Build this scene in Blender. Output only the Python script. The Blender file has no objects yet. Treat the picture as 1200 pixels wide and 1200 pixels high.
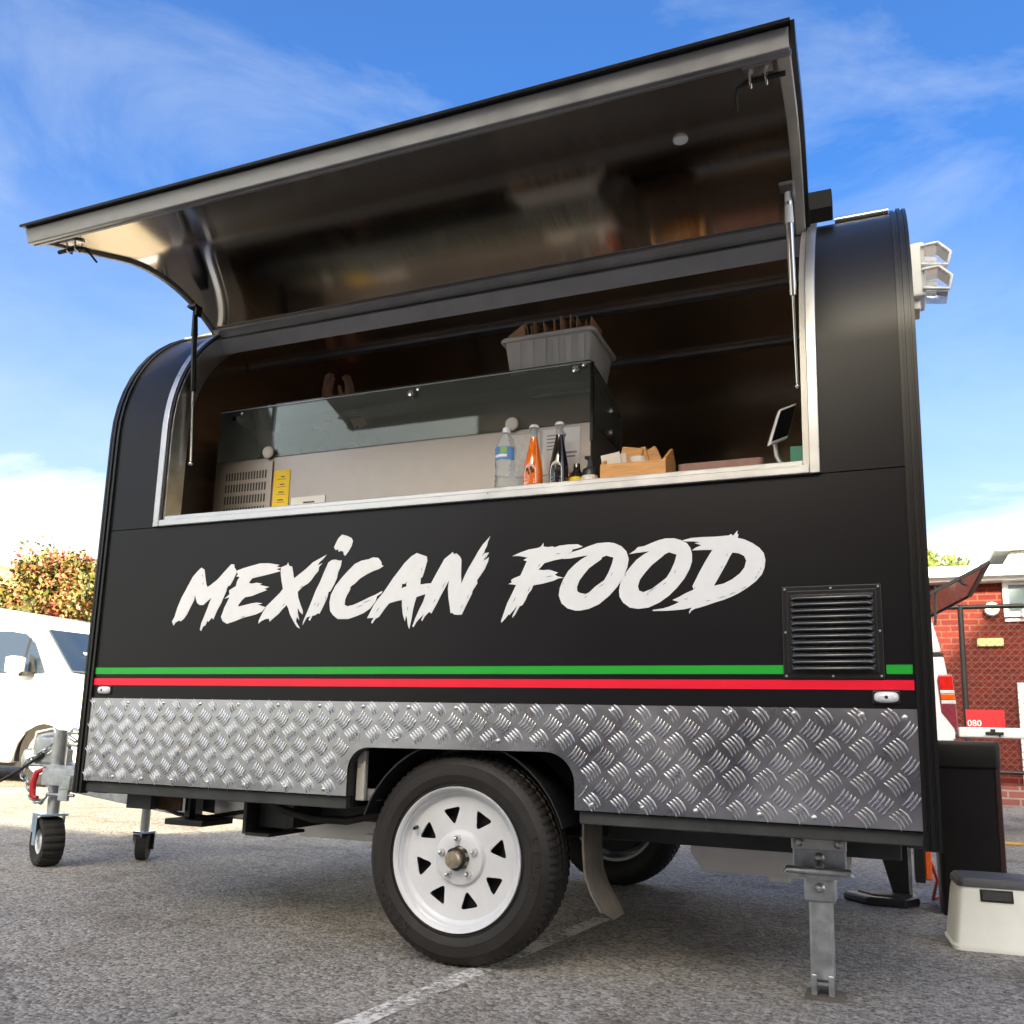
import bpy, bmesh, math, random
from mathutils import Vector, Matrix
from mathutils.geometry import tessellate_polygon
R = math.radians
rnd = random.Random(7)
scene = bpy.context.scene
COL = scene.collection

# ------------------------------------------------------------------ camera
FPX, YAW, PIT, ROL = 1045.237, -0.398156, 0.171412, 0.027656
CAM = Vector((2.605851, -2.375313, 0.654881)); PPY = 678.749
_fw = Vector((math.sin(YAW), math.cos(YAW), 0)); _rt = Vector((math.cos(YAW), -math.sin(YAW), 0)); _up = Vector((0, 0, 1))
FWD = _fw*math.cos(PIT) + _up*math.sin(PIT); _u2 = _up*math.cos(PIT) - _fw*math.sin(PIT)
RGT = _rt*math.cos(ROL) + _u2*math.sin(ROL); UPV = _u2*math.cos(ROL) - _rt*math.sin(ROL)
cd = bpy.data.cameras.new('camera'); cam = bpy.data.objects.new('camera', cd); COL.objects.link(cam)
cam.matrix_world = Matrix(((RGT.x, UPV.x, -FWD.x, CAM.x), (RGT.y, UPV.y, -FWD.y, CAM.y), (RGT.z, UPV.z, -FWD.z, CAM.z), (0, 0, 0, 1)))
cd.sensor_fit = 'HORIZONTAL'; cd.sensor_width = 36; cd.lens = 36*FPX/1200; cd.shift_y = (PPY-600)/1200
cd.clip_start = 0.05; cd.clip_end = 2000
scene.camera = cam
def ray(px, py): return FWD + RGT*((px-600)/FPX) - UPV*((py-PPY)/FPX)
def at_y(px, py, y): d = ray(px, py); return CAM + d*((y-CAM.y)/d.y)

# ------------------------------------------------------------------ light
SUN_DIR = Vector((-0.195, 1.0, -0.5)).normalized()      # the way the light travels
SUN_EL = math.asin(-SUN_DIR.z)
world = bpy.data.worlds.new('World'); scene.world = world; world.use_nodes = True
wn, wl = world.node_tree.nodes, world.node_tree.links
for n in list(wn): wn.remove(n)
wo = wn.new('ShaderNodeOutputWorld'); bg = wn.new('ShaderNodeBackground'); bg.inputs[1].default_value = 0.15
sky = wn.new('ShaderNodeTexSky'); sky.sky_type = 'NISHITA'; sky.sun_disc = False
sky.sun_elevation = SUN_EL; sky.sun_rotation = math.atan2(-SUN_DIR.x, -SUN_DIR.y)
sky.air_density = 0.5; sky.dust_density = 6.0; sky.ozone_density = 3.0
tc = wn.new('ShaderNodeTexCoord')
sep = wn.new('ShaderNodeSeparateXYZ'); wl.new(tc.outputs['Generated'], sep.inputs[0])
mp = wn.new('ShaderNodeMapping'); mp.inputs['Scale'].default_value = (1.3, 1.0, 3.2); mp.inputs['Location'].default_value = (0.35, 0.1, 0.2)
mp.inputs['Rotation'].default_value = (0, R(24), 0)
wl.new(tc.outputs['Generated'], mp.inputs[0])
cn = wn.new('ShaderNodeTexNoise'); cn.inputs['Scale'].default_value = 2.2; cn.inputs['Detail'].default_value = 9; cn.inputs['Roughness'].default_value = 0.62
cn.inputs['Distortion'].default_value = 0.5
wl.new(mp.outputs[0], cn.inputs['Vector'])
wisp = wn.new('ShaderNodeMapRange'); wisp.inputs[1].default_value = 0.47; wisp.inputs[2].default_value = 0.85; wisp.inputs[3].default_value = 0.0; wisp.inputs[4].default_value = 0.32
wl.new(cn.outputs[0], wisp.inputs[0])
# a bank of cumulus low over the horizon, all the way round, with a ragged top
elv = wn.new('ShaderNodeMath'); elv.operation = 'MULTIPLY_ADD'; elv.inputs[1].default_value = -0.26; wl.new(cn.outputs[0], elv.inputs[0]); wl.new(sep.outputs[2], elv.inputs[2])
bank = wn.new('ShaderNodeMapRange'); bank.interpolation_type = 'SMOOTHSTEP'; bank.inputs[1].default_value = 0.15; bank.inputs[2].default_value = 0.05
bank.inputs[3].default_value = 0.0; bank.inputs[4].default_value = 0.95
wl.new(elv.outputs[0], bank.inputs[0])
mx = wn.new('ShaderNodeMath'); mx.operation = 'MAXIMUM'; wl.new(wisp.outputs[0], mx.inputs[0]); wl.new(bank.outputs[0], mx.inputs[1])
# thin whitish haze that thickens towards the horizon
hz = wn.new('ShaderNodeMapRange'); hz.inputs[1].default_value = 0.40; hz.inputs[2].default_value = 0.05; hz.inputs[3].default_value = 0.0; hz.inputs[4].default_value = 0.40; wl.new(elv.outputs[0], hz.inputs[0])
mx2 = wn.new('ShaderNodeMath'); mx2.operation = 'MAXIMUM'; wl.new(mx.outputs[0], mx2.inputs[0]); wl.new(hz.outputs[0], mx2.inputs[1])
cm = wn.new('ShaderNodeMix'); cm.data_type = 'RGBA'; wl.new(mx2.outputs[0], cm.inputs[0])
hs = wn.new('ShaderNodeHueSaturation'); hs.inputs['Saturation'].default_value = 1.36; hs.inputs['Hue'].default_value = 0.509
wl.new(sky.outputs[0], hs.inputs['Color'])
wl.new(hs.outputs[0], cm.inputs[6]); cm.inputs[7].default_value = (2.0, 2.15, 2.35, 1)
wl.new(cm.outputs[2], bg.inputs[0]); wl.new(bg.outputs[0], wo.inputs[0])
sd = bpy.data.lights.new('sun', 'SUN'); sd.energy = 5.0; sd.angle = R(0.5); sd.color = (1, 0.90, 0.76)
so = bpy.data.objects.new('sun', sd); COL.objects.link(so); so.rotation_euler = SUN_DIR.to_track_quat('-Z', 'Y').to_euler(); so.location = (4, -20, 15)
vs = scene.view_settings; vs.view_transform = 'Standard'; vs.look = 'None'; vs.gamma = 1; vs.use_curve_mapping = False; vs.exposure = 2.15
vs.use_white_balance = True; vs.white_balance_temperature = 7900; vs.white_balance_tint = -2
scene.cycles.max_bounces = 12; scene.cycles.diffuse_bounces = 6; scene.cycles.glossy_bounces = 6; scene.cycles.transmission_bounces = 8; scene.cycles.transparent_max_bounces = 12

# ------------------------------------------------------------------ materials
MATS = {}
def mat(name, col, rough=0.5, metal=0.0, var=0.0, vscale=8, bump=0.0, bscale=60, stretch=(1, 1, 1), coat=0.0, trans=0.0, ior=1.45, col2=None, rvar=0.0, spec=0.5, emit=None, aniso=0.0, detail=5, tang=None):
    m = bpy.data.materials.new(name); m.use_nodes = True; N, L = m.node_tree.nodes, m.node_tree.links
    b = N['Principled BSDF']; b.inputs['Base Color'].default_value = (*col, 1); b.inputs['Roughness'].default_value = rough; b.inputs['Metallic'].default_value = metal
    b.inputs['Coat Weight'].default_value = coat; b.inputs['Coat Roughness'].default_value = 0.08; b.inputs['Transmission Weight'].default_value = trans; b.inputs['IOR'].default_value = ior
    b.inputs['Specular IOR Level'].default_value = spec; b.inputs['Anisotropic'].default_value = aniso
    if tang:
        cv = N.new('ShaderNodeCombineXYZ')
        for i_ in range(3): cv.inputs[i_].default_value = tang[i_]
        L.new(cv.outputs[0], b.inputs['Tangent'])
    if emit: b.inputs['Emission Color'].default_value = (*emit[:3], 1); b.inputs['Emission Strength'].default_value = emit[3]
    t = N.new('ShaderNodeTexCoord'); mpn = N.new('ShaderNodeMapping'); mpn.inputs['Scale'].default_value = stretch; L.new(t.outputs['Object'], mpn.inputs[0])
    n1 = N.new('ShaderNodeTexNoise'); n1.inputs['Scale'].default_value = vscale; n1.inputs['Detail'].default_value = detail; n1.inputs['Roughness'].default_value = 0.6; L.new(mpn.outputs[0], n1.inputs['Vector'])
    if var or col2:
        mx = N.new('ShaderNodeMix'); mx.data_type = 'RGBA'
        mr = N.new('ShaderNodeMapRange'); mr.inputs[1].default_value = 0.3; mr.inputs[2].default_value = 0.7; L.new(n1.outputs[0], mr.inputs[0]); L.new(mr.outputs[0], mx.inputs[0])
        c2 = col2 if col2 else tuple(min(1, c*(1+var)) for c in col); c1 = col if col2 else tuple(c*(1-var) for c in col)
        mx.inputs[6].default_value = (*c1, 1); mx.inputs[7].default_value = (*c2, 1); L.new(mx.outputs[2], b.inputs['Base Color'])
    if rvar:
        mr2 = N.new('ShaderNodeMapRange'); mr2.inputs[1].default_value = 0.3; mr2.inputs[2].default_value = 0.7; mr2.inputs[3].default_value = max(0, rough-rvar); mr2.inputs[4].default_value = rough+rvar
        L.new(n1.outputs[0], mr2.inputs[0]); L.new(mr2.outputs[0], b.inputs['Roughness'])
    if bump:
        n2 = N.new('ShaderNodeTexNoise'); n2.inputs['Scale'].default_value = bscale; n2.inputs['Detail'].default_value = 4; L.new(mpn.outputs[0], n2.inputs['Vector'])
        bp = N.new('ShaderNodeBump'); bp.inputs['Strength'].default_value = bump; bp.inputs['Distance'].default_value = 0.01; L.new(n2.outputs[0], bp.inputs['Height']); L.new(bp.outputs[0], b.inputs['Normal'])
    MATS[name] = m; return m
M = MATS
mat('black_wall', (0.0075, 0.0068, 0.0080), 0.31, var=0.12, vscale=2, rvar=0.015, spec=0.28, bump=0.008, bscale=2.5)
mat('black_trim', (0.0085, 0.008, 0.008), 0.3, spec=0.4)
mat('matt_black', (0.008, 0.008, 0.008), 0.5, spec=0.08)
mat('black_paint', (0.012, 0.012, 0.012), 0.28, bump=0.03, bscale=80, var=0.3)
mat('louvre_paint', (0.03, 0.03, 0.031), 0.22, spec=0.8, coat=0.6)
mat('rubber', (0.0150, 0.0122, 0.0105), 0.55, var=0.35, vscale=14, bump=0.12, bscale=120)
mat('tread_rubber', (0.016, 0.0155, 0.015), 0.75, var=0.3, vscale=30, bump=0.25, bscale=150)
mat('emboss_rubber', (0.034, 0.027, 0.022), 0.45, var=0.2)
mat('aluminium', (0.62, 0.61, 0.60), 0.36, 1.0, var=0.18, vscale=12, bump=0.06, bscale=40, rvar=0.08)
mat('sill_aluminium', (0.50, 0.50, 0.49), 0.34, 0.85, var=0.1, vscale=10, rvar=0.08)
mat('grey_frame', (0.31, 0.31, 0.315), 0.42, 0.55, var=0.12, vscale=9, rvar=0.1)
mat('beige_frame', (0.52, 0.50, 0.45), 0.4, 0.4, var=0.1, vscale=9)
mat('plate', (0.41, 0.41, 0.43), 0.30, 1.0, var=0.28, vscale=3.5, bump=0.10, bscale=14, rvar=0.09)
mat('plate_bar', (0.76, 0.76, 0.78), 0.30, 1.0, var=0.15, vscale=25, bump=0.05, bscale=90, rvar=0.08)
mat('lining', (0.60, 0.53, 0.46), 0.105, 1.0, var=0.05, vscale=4, stretch=(30, 0.5, 0.5), rvar=0.015, aniso=0.97, tang=(0, 1, 0.0))
mat('interior_steel', (0.72, 0.55, 0.38), 0.20, 0.90, var=0.03, vscale=3, aniso=0.95, tang=(0, 1, 0.0))
mat('case_steel', (0.33, 0.295, 0.265), 0.42, 0.9, var=0.16, vscale=2.2, rvar=0.08)
mat('galv', (0.42, 0.44, 0.45), 0.42, 0.85, var=0.25, vscale=25, bump=0.08, bscale=60, rvar=0.1)
mat('tank_steel', (0.60, 0.58, 0.55), 0.42, 0.9, var=0.16, vscale=5, rvar=0.1, bump=0.03, bscale=14)
mat('chassis_grey', (0.05, 0.052, 0.052), 0.55, 0.3, var=0.3, vscale=10, bump=0.08, bscale=40)
mat('dark_steel', (0.035, 0.034, 0.033), 0.5, 0.5, var=0.3, vscale=14, bump=0.08, bscale=40)
mat('rust', (0.12, 0.06, 0.035), 0.8, 0.2, var=0.5, vscale=18)
mat('chrome', (0.75, 0.74, 0.72), 0.12, 1.0)
mat('bronze_cap', (0.50, 0.42, 0.30), 0.35, 0.9, var=0.25, vscale=40, bump=0.08, bscale=80)
mat('white_rim', (0.60, 0.605, 0.62), 0.38, var=0.09, vscale=7, bump=0.03, bscale=60, coat=0.3)
mat('white_paint', (0.80, 0.80, 0.79), 0.3, var=0.03, coat=0.6)
mat('letter_white', (0.70, 0.71, 0.735), 0.5, var=0.03, vscale=30)
mat('stripe_green', (0.008, 0.36, 0.035), 0.35, var=0.05)
mat('stripe_red', (0.80, 0.008, 0.035), 0.35, var=0.05)
mat('stripe_edge', (0.45, 0.40, 0.40), 0.4)
mat('lens_clear', (0.75, 0.75, 0.78), 0.12, var=0.15, vscale=60, coat=1.0)
mat('lens_amber', (0.72, 0.10, 0.008), 0.15, var=0.2, vscale=50, coat=1.0)
mat('lens_red', (0.55, 0.012, 0.012), 0.15, var=0.25, vscale=30, coat=1.0)
mat('lens_grey', (0.62, 0.60, 0.60), 0.15, var=0.1, vscale=30, coat=1.0)
mat('lens_darkred', (0.20, 0.03, 0.045), 0.15, var=0.3, vscale=30, coat=1.0)
mat('clear_plastic', (0.93, 0.95, 0.96), 0.08, trans=0.85, ior=1.3)
mat('tub_plastic', (0.86, 0.85, 0.84), 0.30, trans=0.5, ior=1.25, var=0.05)
mat('kraft', (0.52, 0.30, 0.18), 0.8, var=0.22, vscale=10)
mat('napkin', (0.78, 0.72, 0.64), 0.85, var=0.06)
mat('pine', (0.62, 0.30, 0.10), 0.5, var=0.2, vscale=6, stretch=(3, 3, 30))
mat('soda_orange', (0.86, 0.17, 0.012), 0.08, var=0.12, vscale=20, coat=1.0, emit=None)
mat('soda_dark', (0.012, 0.008, 0.007), 0.06, coat=1.0)
mat('bottle_clear', (0.75, 0.78, 0.78), 0.06, trans=0.6, ior=1.3)
mat('water', (0.86, 0.92, 0.95), 0.04, trans=0.95, ior=1.25, bump=0.3, bscale=50)
mat('label_pink', (0.80, 0.55, 0.50), 0.5, var=0.1, vscale=90)
mat('label_pale', (0.70, 0.66, 0.62), 0.5, var=0.12, vscale=90)
mat('label_blue', (0.10, 0.28, 0.62), 0.4, var=0.2)
mat('label_green', (0.25, 0.50, 0.10), 0.4, var=0.2)
mat('label_yellow', (0.85, 0.58, 0.02), 0.45, var=0.06)
mat('paper', (0.80, 0.79, 0.77), 0.7, var=0.04)
mat('ink', (0.03, 0.03, 0.03), 0.6)
mat('ink_grey', (0.25, 0.25, 0.25), 0.6)
mat('dark_plastic', (0.015, 0.015, 0.016), 0.35, var=0.2, bump=0.05, bscale=150)
mat('bin_plastic', (0.006, 0.0055, 0.006), 0.40, spec=0.3, var=0.25, vscale=8, bump=0.04, bscale=25)
mat('maroon', (0.028, 0.010, 0.010), 0.5)
mat('screen', (0.006, 0.006, 0.008), 0.06, coat=1.0)
mat('terminal_white', (0.74, 0.73, 0.70), 0.35)
mat('tray_brown', (0.23, 0.11, 0.085), 0.4, var=0.15, vscale=30)
mat('green_box', (0.02, 0.20, 0.12), 0.4)
mat('stool_white', (0.80, 0.80, 0.74), 0.42, var=0.05, vscale=6, bump=0.04, bscale=90)
mat('stool_grey', (0.07, 0.07, 0.075), 0.6, bump=0.2, bscale=200)
mat('mudflap', (0.085, 0.075, 0.065), 0.85, var=0.35, vscale=16, bump=0.2, bscale=70, col2=(0.15, 0.13, 0.11))
mat('red_handle', (0.45, 0.02, 0.03), 0.4)
mat('blue_fork', (0.35, 0.48, 0.58), 0.35, 0.6)
mat('car_white', (0.82, 0.82, 0.81), 0.22, var=0.02, coat=0.8)
mat('car_glass', (0.02, 0.03, 0.045), 0.03, coat=1.0, spec=0.8)
mat('car_black', (0.018, 0.018, 0.019), 0.45, var=0.2)
mat('tan', (0.45, 0.30, 0.20), 0.7, var=0.15)
mat('skin', (0.80, 0.48, 0.38), 0.5, var=0.1, vscale=20)
mat('dark_cloth', (0.03, 0.032, 0.033), 0.9, var=0.2, vscale=20, bump=0.2, bscale=60)
mat('hair', (0.012, 0.009, 0.007), 0.6, var=0.3)
mat('white_plastic', (0.80, 0.80, 0.79), 0.35)
mat('roof_brown', (0.30, 0.17, 0.10), 0.8, var=0.25, vscale=6)
mat('cream_wall', (0.66, 0.58, 0.44), 0.85, var=0.08)
mat('steel_grey_roof', (0.40, 0.41, 0.41), 0.5, 0.3, var=0.1)
mat('bark', (0.09, 0.065, 0.045), 0.9, var=0.4, vscale=14, bump=0.6, bscale=30)
mat('window_glass', (0.16, 0.21, 0.23), 0.05, coat=1.0, spec=0.8)
mat('navy', (0.012, 0.013, 0.028), 0.4)
mat('sign_red', (0.50, 0.01, 0.02), 0.45, var=0.1)
mat('line_yellow', (0.65, 0.36, 0.06), 0.8, var=0.25, vscale=30)
mat('fence_black', (0.014, 0.013, 0.013), 0.45)
mat('fence_wire', (0.13, 0.07, 0.06), 0.5, 0.0)
mat('vent_cream', (0.62, 0.50, 0.22), 0.6)
mat('red_cord', (0.60, 0.03, 0.02), 0.45)

def glass_mat(name, tint, refl):
    m = bpy.data.materials.new(name); m.use_nodes = True; N, L = m.node_tree.nodes, m.node_tree.links
    for n in list(N):
        if n.type != 'OUTPUT_MATERIAL': N.remove(n)
    o = [n for n in N][0]; tr = N.new('ShaderNodeBsdfTransparent'); tr.inputs[0].default_value = (*tint, 1)
    gl = N.new('ShaderNodeBsdfGlossy'); gl.inputs['Roughness'].default_value = 0.02; gl.inputs[0].default_value = (0.9, 0.95, 0.9, 1)
    fr = N.new('ShaderNodeFresnel'); fr.inputs[0].default_value = refl
    nz = N.new('ShaderNodeTexNoise'); nz.inputs['Scale'].default_value = 9; mr = N.new('ShaderNodeMapRange'); mr.inputs[3].default_value = 0.01; mr.inputs[4].default_value = 0.05
    L.new(nz.outputs[0], mr.inputs[0]); L.new(mr.outputs[0], gl.inputs['Roughness'])
    mx = N.new('ShaderNodeMixShader'); df = N.new('ShaderNodeBsdfDiffuse'); df.inputs[0].default_value = (0.55, 0.58, 0.52, 1)      # patchy pale diffuse mixed in to brighten the dark pane
    nz2 = N.new('ShaderNodeTexNoise'); nz2.inputs['Scale'].default_value = 4; nz2.inputs['Detail'].default_value = 6; mr2 = N.new('ShaderNodeMapRange'); mr2.inputs[3].default_value = 0.05; mr2.inputs[4].default_value = 0.20; L.new(nz2.outputs[0], mr2.inputs[0])
    mx0 = N.new('ShaderNodeMixShader'); L.new(mr2.outputs[0], mx0.inputs[0]); L.new(tr.outputs[0], mx0.inputs[1]); L.new(df.outputs[0], mx0.inputs[2])
    L.new(fr.outputs[0], mx.inputs[0]); L.new(mx0.outputs[0], mx.inputs[1]); L.new(gl.outputs[0], mx.inputs[2]); L.new(mx.outputs[0], o.inputs[0])
    M[name] = m
glass_mat('case_glass', (0.86, 0.90, 0.86), 1.42)

def asphalt():
    m = bpy.data.materials.new('asphalt'); m.use_nodes = True; N, L = m.node_tree.nodes, m.node_tree.links; b = N['Principled BSDF']
    t = N.new('ShaderNodeTexCoord')
    v = N.new('ShaderNodeTexVoronoi'); v.inputs['Scale'].default_value = 92; L.new(t.outputs['Object'], v.inputs['Vector'])
    v2 = N.new('ShaderNodeTexVoronoi'); v2.inputs['Scale'].default_value = 240; L.new(t.outputs['Object'], v2.inputs['Vector'])
    sp = N.new('ShaderNodeSeparateColor'); L.new(v.outputs['Color'], sp.inputs[0])
    sp2 = N.new('ShaderNodeSeparateColor'); L.new(v2.outputs['Color'], sp2.inputs[0])
    big = N.new('ShaderNodeTexNoise'); big.inputs['Scale'].default_value = 0.9; big.inputs['Detail'].default_value = 6; L.new(t.outputs['Object'], big.inputs['Vector'])
    mid = N.new('ShaderNodeTexNoise'); mid.inputs['Scale'].default_value = 28; mid.inputs['Detail'].default_value = 5; mid.inputs['Roughness'].default_value = 0.7; L.new(t.outputs['Object'], mid.inputs['Vector'])
    cr = N.new('ShaderNodeValToRGB'); e = cr.color_ramp.elements
    e[0].position = 0.0; e[0].color = (0.05, 0.047, 0.043, 1); e[1].position = 1.0; e[1].color = (0.50, 0.47, 0.43, 1)
    for pos, c in ((0.30, (0.20, 0.19, 0.177, 1)), (0.62, (0.32, 0.303, 0.282, 1)), (0.90, (0.46, 0.437, 0.405, 1))):
        q = e.new(pos); q.color = c
    ad = N.new('ShaderNodeMath'); ad.operation = 'MULTIPLY_ADD'; ad.inputs[1].default_value = 0.62; L.new(sp.outputs[0], ad.inputs[0])
    a2 = N.new('ShaderNodeMath'); a2.operation = 'MULTIPLY_ADD'; a2.inputs[1].default_value = 0.38; L.new(sp2.outputs[1], a2.inputs[0])
    a3 = N.new('ShaderNodeMath'); a3.operation = 'MULTIPLY_ADD'; a3.inputs[1].default_value = 0.5; a3.inputs[2].default_value = -0.24; L.new(mid.outputs[0], a3.inputs[0])
    L.new(a3.outputs[0], a2.inputs[2]); L.new(a2.outputs[0], ad.inputs[2]); L.new(ad.outputs[0], cr.inputs[0])
    mx = N.new('ShaderNodeMix'); mx.data_type = 'RGBA'; mx.blend_type = 'MULTIPLY'; mx.inputs[0].default_value = 1.0
    cb = N.new('ShaderNodeValToRGB'); cb.color_ramp.elements[0].position = 0.3; cb.color_ramp.elements[0].color = (0.80, 0.79, 0.78, 1); cb.color_ramp.elements[1].position = 0.7; cb.color_ramp.elements[1].color = (1.12, 1.10, 1.07, 1)
    L.new(big.outputs[0], cb.inputs[0]); L.new(cr.outputs[0], mx.inputs[6]); L.new(cb.outputs[0], mx.inputs[7])
    st = N.new('ShaderNodeTexNoise'); st.inputs['Scale'].default_value = 2.3; st.inputs['Detail'].default_value = 8; st.inputs['Roughness'].default_value = 0.65; st.inputs['Distortion'].default_value = 0.4; L.new(t.outputs['Object'], st.inputs['Vector'])
    sr = N.new('ShaderNodeValToRGB'); sr.color_ramp.elements[0].position = 0.30; sr.color_ramp.elements[0].color = (0.62, 0.58, 0.54, 1); sr.color_ramp.elements[1].position = 0.50; sr.color_ramp.elements[1].color = (1, 1, 1, 1); L.new(st.outputs[0], sr.inputs[0])
    vc = N.new('ShaderNodeTexVoronoi'); vc.feature = 'DISTANCE_TO_EDGE'; vc.inputs['Scale'].default_value = 0.55
    dn = N.new('ShaderNodeTexNoise'); dn.inputs['Scale'].default_value = 3; dn.inputs['Detail'].default_value = 8; L.new(t.outputs['Object'], dn.inputs['Vector'])
    dm = N.new('ShaderNodeMix'); dm.data_type = 'RGBA'; dm.blend_type = 'LINEAR_LIGHT'; dm.inputs[0].default_value = 0.35; L.new(t.outputs['Object'], dm.inputs[6]); L.new(dn.outputs['Color'], dm.inputs[7]); L.new(dm.outputs[2], vc.inputs['Vector'])
    ck = N.new('ShaderNodeMapRange'); ck.inputs[1].default_value = 0.0; ck.inputs[2].default_value = 0.006; ck.inputs[3].default_value = 0.6; ck.inputs[4].default_value = 1.0; L.new(vc.outputs['Distance'], ck.inputs[0])
    m2 = N.new('ShaderNodeMix'); m2.data_type = 'RGBA'; m2.blend_type = 'MULTIPLY'; m2.inputs[0].default_value = 1.0; L.new(mx.outputs[2], m2.inputs[6]); L.new(sr.outputs[0], m2.inputs[7])
    m3 = N.new('ShaderNodeMix'); m3.data_type = 'RGBA'; m3.blend_type = 'MULTIPLY'; m3.inputs[0].default_value = 1.0; L.new(m2.outputs[2], m3.inputs[6]); L.new(ck.outputs[0], m3.inputs[7]); L.new(m3.outputs[2], b.inputs['Base Color'])
    b.inputs['Roughness'].default_value = 0.88; b.inputs['Specular IOR Level'].default_value = 0.3
    h = N.new('ShaderNodeMath'); h.operation = 'MULTIPLY_ADD'; h.inputs[1].default_value = -1.0; L.new(v.outputs['Distance'], h.inputs[0]); L.new(sp.outputs[0], h.inputs[2])
    bp = N.new('ShaderNodeBump'); bp.inputs['Strength'].default_value = 1.0; bp.inputs['Distance'].default_value = 0.006; L.new(h.outputs[0], bp.inputs['Height']); L.new(bp.outputs[0], b.inputs['Normal'])
    M['asphalt'] = m
asphalt()
def worn_paint():
    m = bpy.data.materials.new('worn_paint'); m.use_nodes = True; N, L = m.node_tree.nodes, m.node_tree.links; b = N['Principled BSDF']
    b.inputs['Base Color'].default_value = (0.80, 0.77, 0.72, 1); b.inputs['Roughness'].default_value = 0.8
    t = N.new('ShaderNodeTexCoord'); n = N.new('ShaderNodeTexNoise'); n.inputs['Scale'].default_value = 55; n.inputs['Detail'].default_value = 6; n.inputs['Roughness'].default_value = 0.75; L.new(t.outputs['Object'], n.inputs['Vector'])
    n2 = N.new('ShaderNodeTexNoise'); n2.inputs['Scale'].default_value = 5; L.new(t.outputs['Object'], n2.inputs['Vector'])
    ad = N.new('ShaderNodeMath'); ad.operation = 'MULTIPLY_ADD'; ad.inputs[1].default_value = 0.55; L.new(n2.outputs[0], ad.inputs[0]); L.new(n.outputs[0], ad.inputs[2])
    mr = N.new('ShaderNodeMapRange'); mr.inputs[1].default_value = 0.66; mr.inputs[2].default_value = 0.80; mr.inputs[3].default_value = 0.0; mr.inputs[4].default_value = 0.85; L.new(ad.outputs[0], mr.inputs[0]); L.new(mr.outputs[0], b.inputs['Alpha'])
    M['worn_paint'] = m
worn_paint()
def brick_mat(name, c1, c2, mortar, sc=1.0, axis='XZ'):
    m = bpy.data.materials.new(name); m.use_nodes = True; N, L = m.node_tree.nodes, m.node_tree.links; b = N['Principled BSDF']
    t = N.new('ShaderNodeTexCoord'); s = N.new('ShaderNodeSeparateXYZ'); c = N.new('ShaderNodeCombineXYZ'); L.new(t.outputs['Object'], s.inputs[0])
    L.new(s.outputs[0 if axis[0] == 'X' else 1], c.inputs[0]); L.new(s.outputs[2], c.inputs[1])
    br = N.new('ShaderNodeTexBrick'); br.inputs['Color1'].default_value = (*c1, 1); br.inputs['Color2'].default_value = (*c2, 1); br.inputs['Mortar'].default_value = (*mortar, 1)
    br.inputs['Scale'].default_value = sc; br.inputs['Brick Width'].default_value = 0.24; br.inputs['Row Height'].default_value = 0.086; br.inputs['Mortar Size'].default_value = 0.011; br.inputs['Mortar Smooth'].default_value = 0.2
    b.inputs['Specular IOR Level'].default_value = 0.15; L.new(c.outputs[0], br.inputs['Vector']); L.new(br.outputs[0], b.inputs['Base Color']); b.inputs['Roughness'].default_value = 0.85
    bp = N.new('ShaderNodeBump'); bp.invert = True; bp.inputs['Strength'].default_value = 0.5; bp.inputs['Distance'].default_value = 0.01; L.new(br.outputs['Fac'], bp.inputs['Height']); L.new(bp.outputs[0], b.inputs['Normal'])
    M[name] = m
brick_mat('brick_red', (0.125, 0.015, 0.011), (0.085, 0.011, 0.010), (0.12, 0.045, 0.032))
brick_mat('brick_plinth', (0.24, 0.08, 0.07), (0.19, 0.065, 0.06), (0.25, 0.2, 0.18))
brick_mat('brick_brown', (0.30, 0.13, 0.075), (0.23, 0.095, 0.06), (0.34, 0.28, 0.23))
def leaf_mat(name, stops):
    m = bpy.data.materials.new(name); m.use_nodes = True; N, L = m.node_tree.nodes, m.node_tree.links; b = N['Principled BSDF']
    g = N.new('ShaderNodeNewGeometry'); cr = N.new('ShaderNodeValToRGB'); el = cr.color_ramp.elements
    t = N.new('ShaderNodeTexCoord'); nz = N.new('ShaderNodeTexNoise'); nz.inputs['Scale'].default_value = 1.3; L.new(t.outputs['Object'], nz.inputs['Vector'])
    ad = N.new('ShaderNodeMath'); ad.operation = 'MULTIPLY_ADD'; ad.inputs[1].default_value = 0.55; L.new(g.outputs['Random Per Island'], ad.inputs[0])
    a2 = N.new('ShaderNodeMath'); a2.operation = 'MULTIPLY_ADD'; a2.inputs[1].default_value = 1.3; a2.inputs[2].default_value = -0.42; L.new(nz.outputs[0], a2.inputs[0]); L.new(a2.outputs[0], ad.inputs[2]); L.new(ad.outputs[0], cr.inputs[0])
    el[0].position = stops[0][0]; el[0].color = (*stops[0][1], 1); el[1].position = stops[-1][0]; el[1].color = (*stops[-1][1], 1)
    for p_, c_ in stops[1:-1]: q = el.new(p_); q.color = (*c_, 1)
    L.new(cr.outputs[0], b.inputs['Base Color']); b.inputs['Roughness'].default_value = 0.55; b.inputs['Subsurface Weight'].default_value = 0.0
    M[name] = m
leaf_mat('autumn_leaf', [(0.08, (0.022, 0.038, 0.010)), (0.38, (0.085, 0.090, 0.014)), (0.54, (0.18, 0.11, 0.018)), (0.70, (0.18, 0.05, 0.02)), (0.92, (0.20, 0.016, 0.02))])
leaf_mat('green_leaf', [(0.1, (0.04, 0.07, 0.02)), (0.5, (0.12, 0.15, 0.03)), (0.9, (0.28, 0.24, 0.06))])

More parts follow.
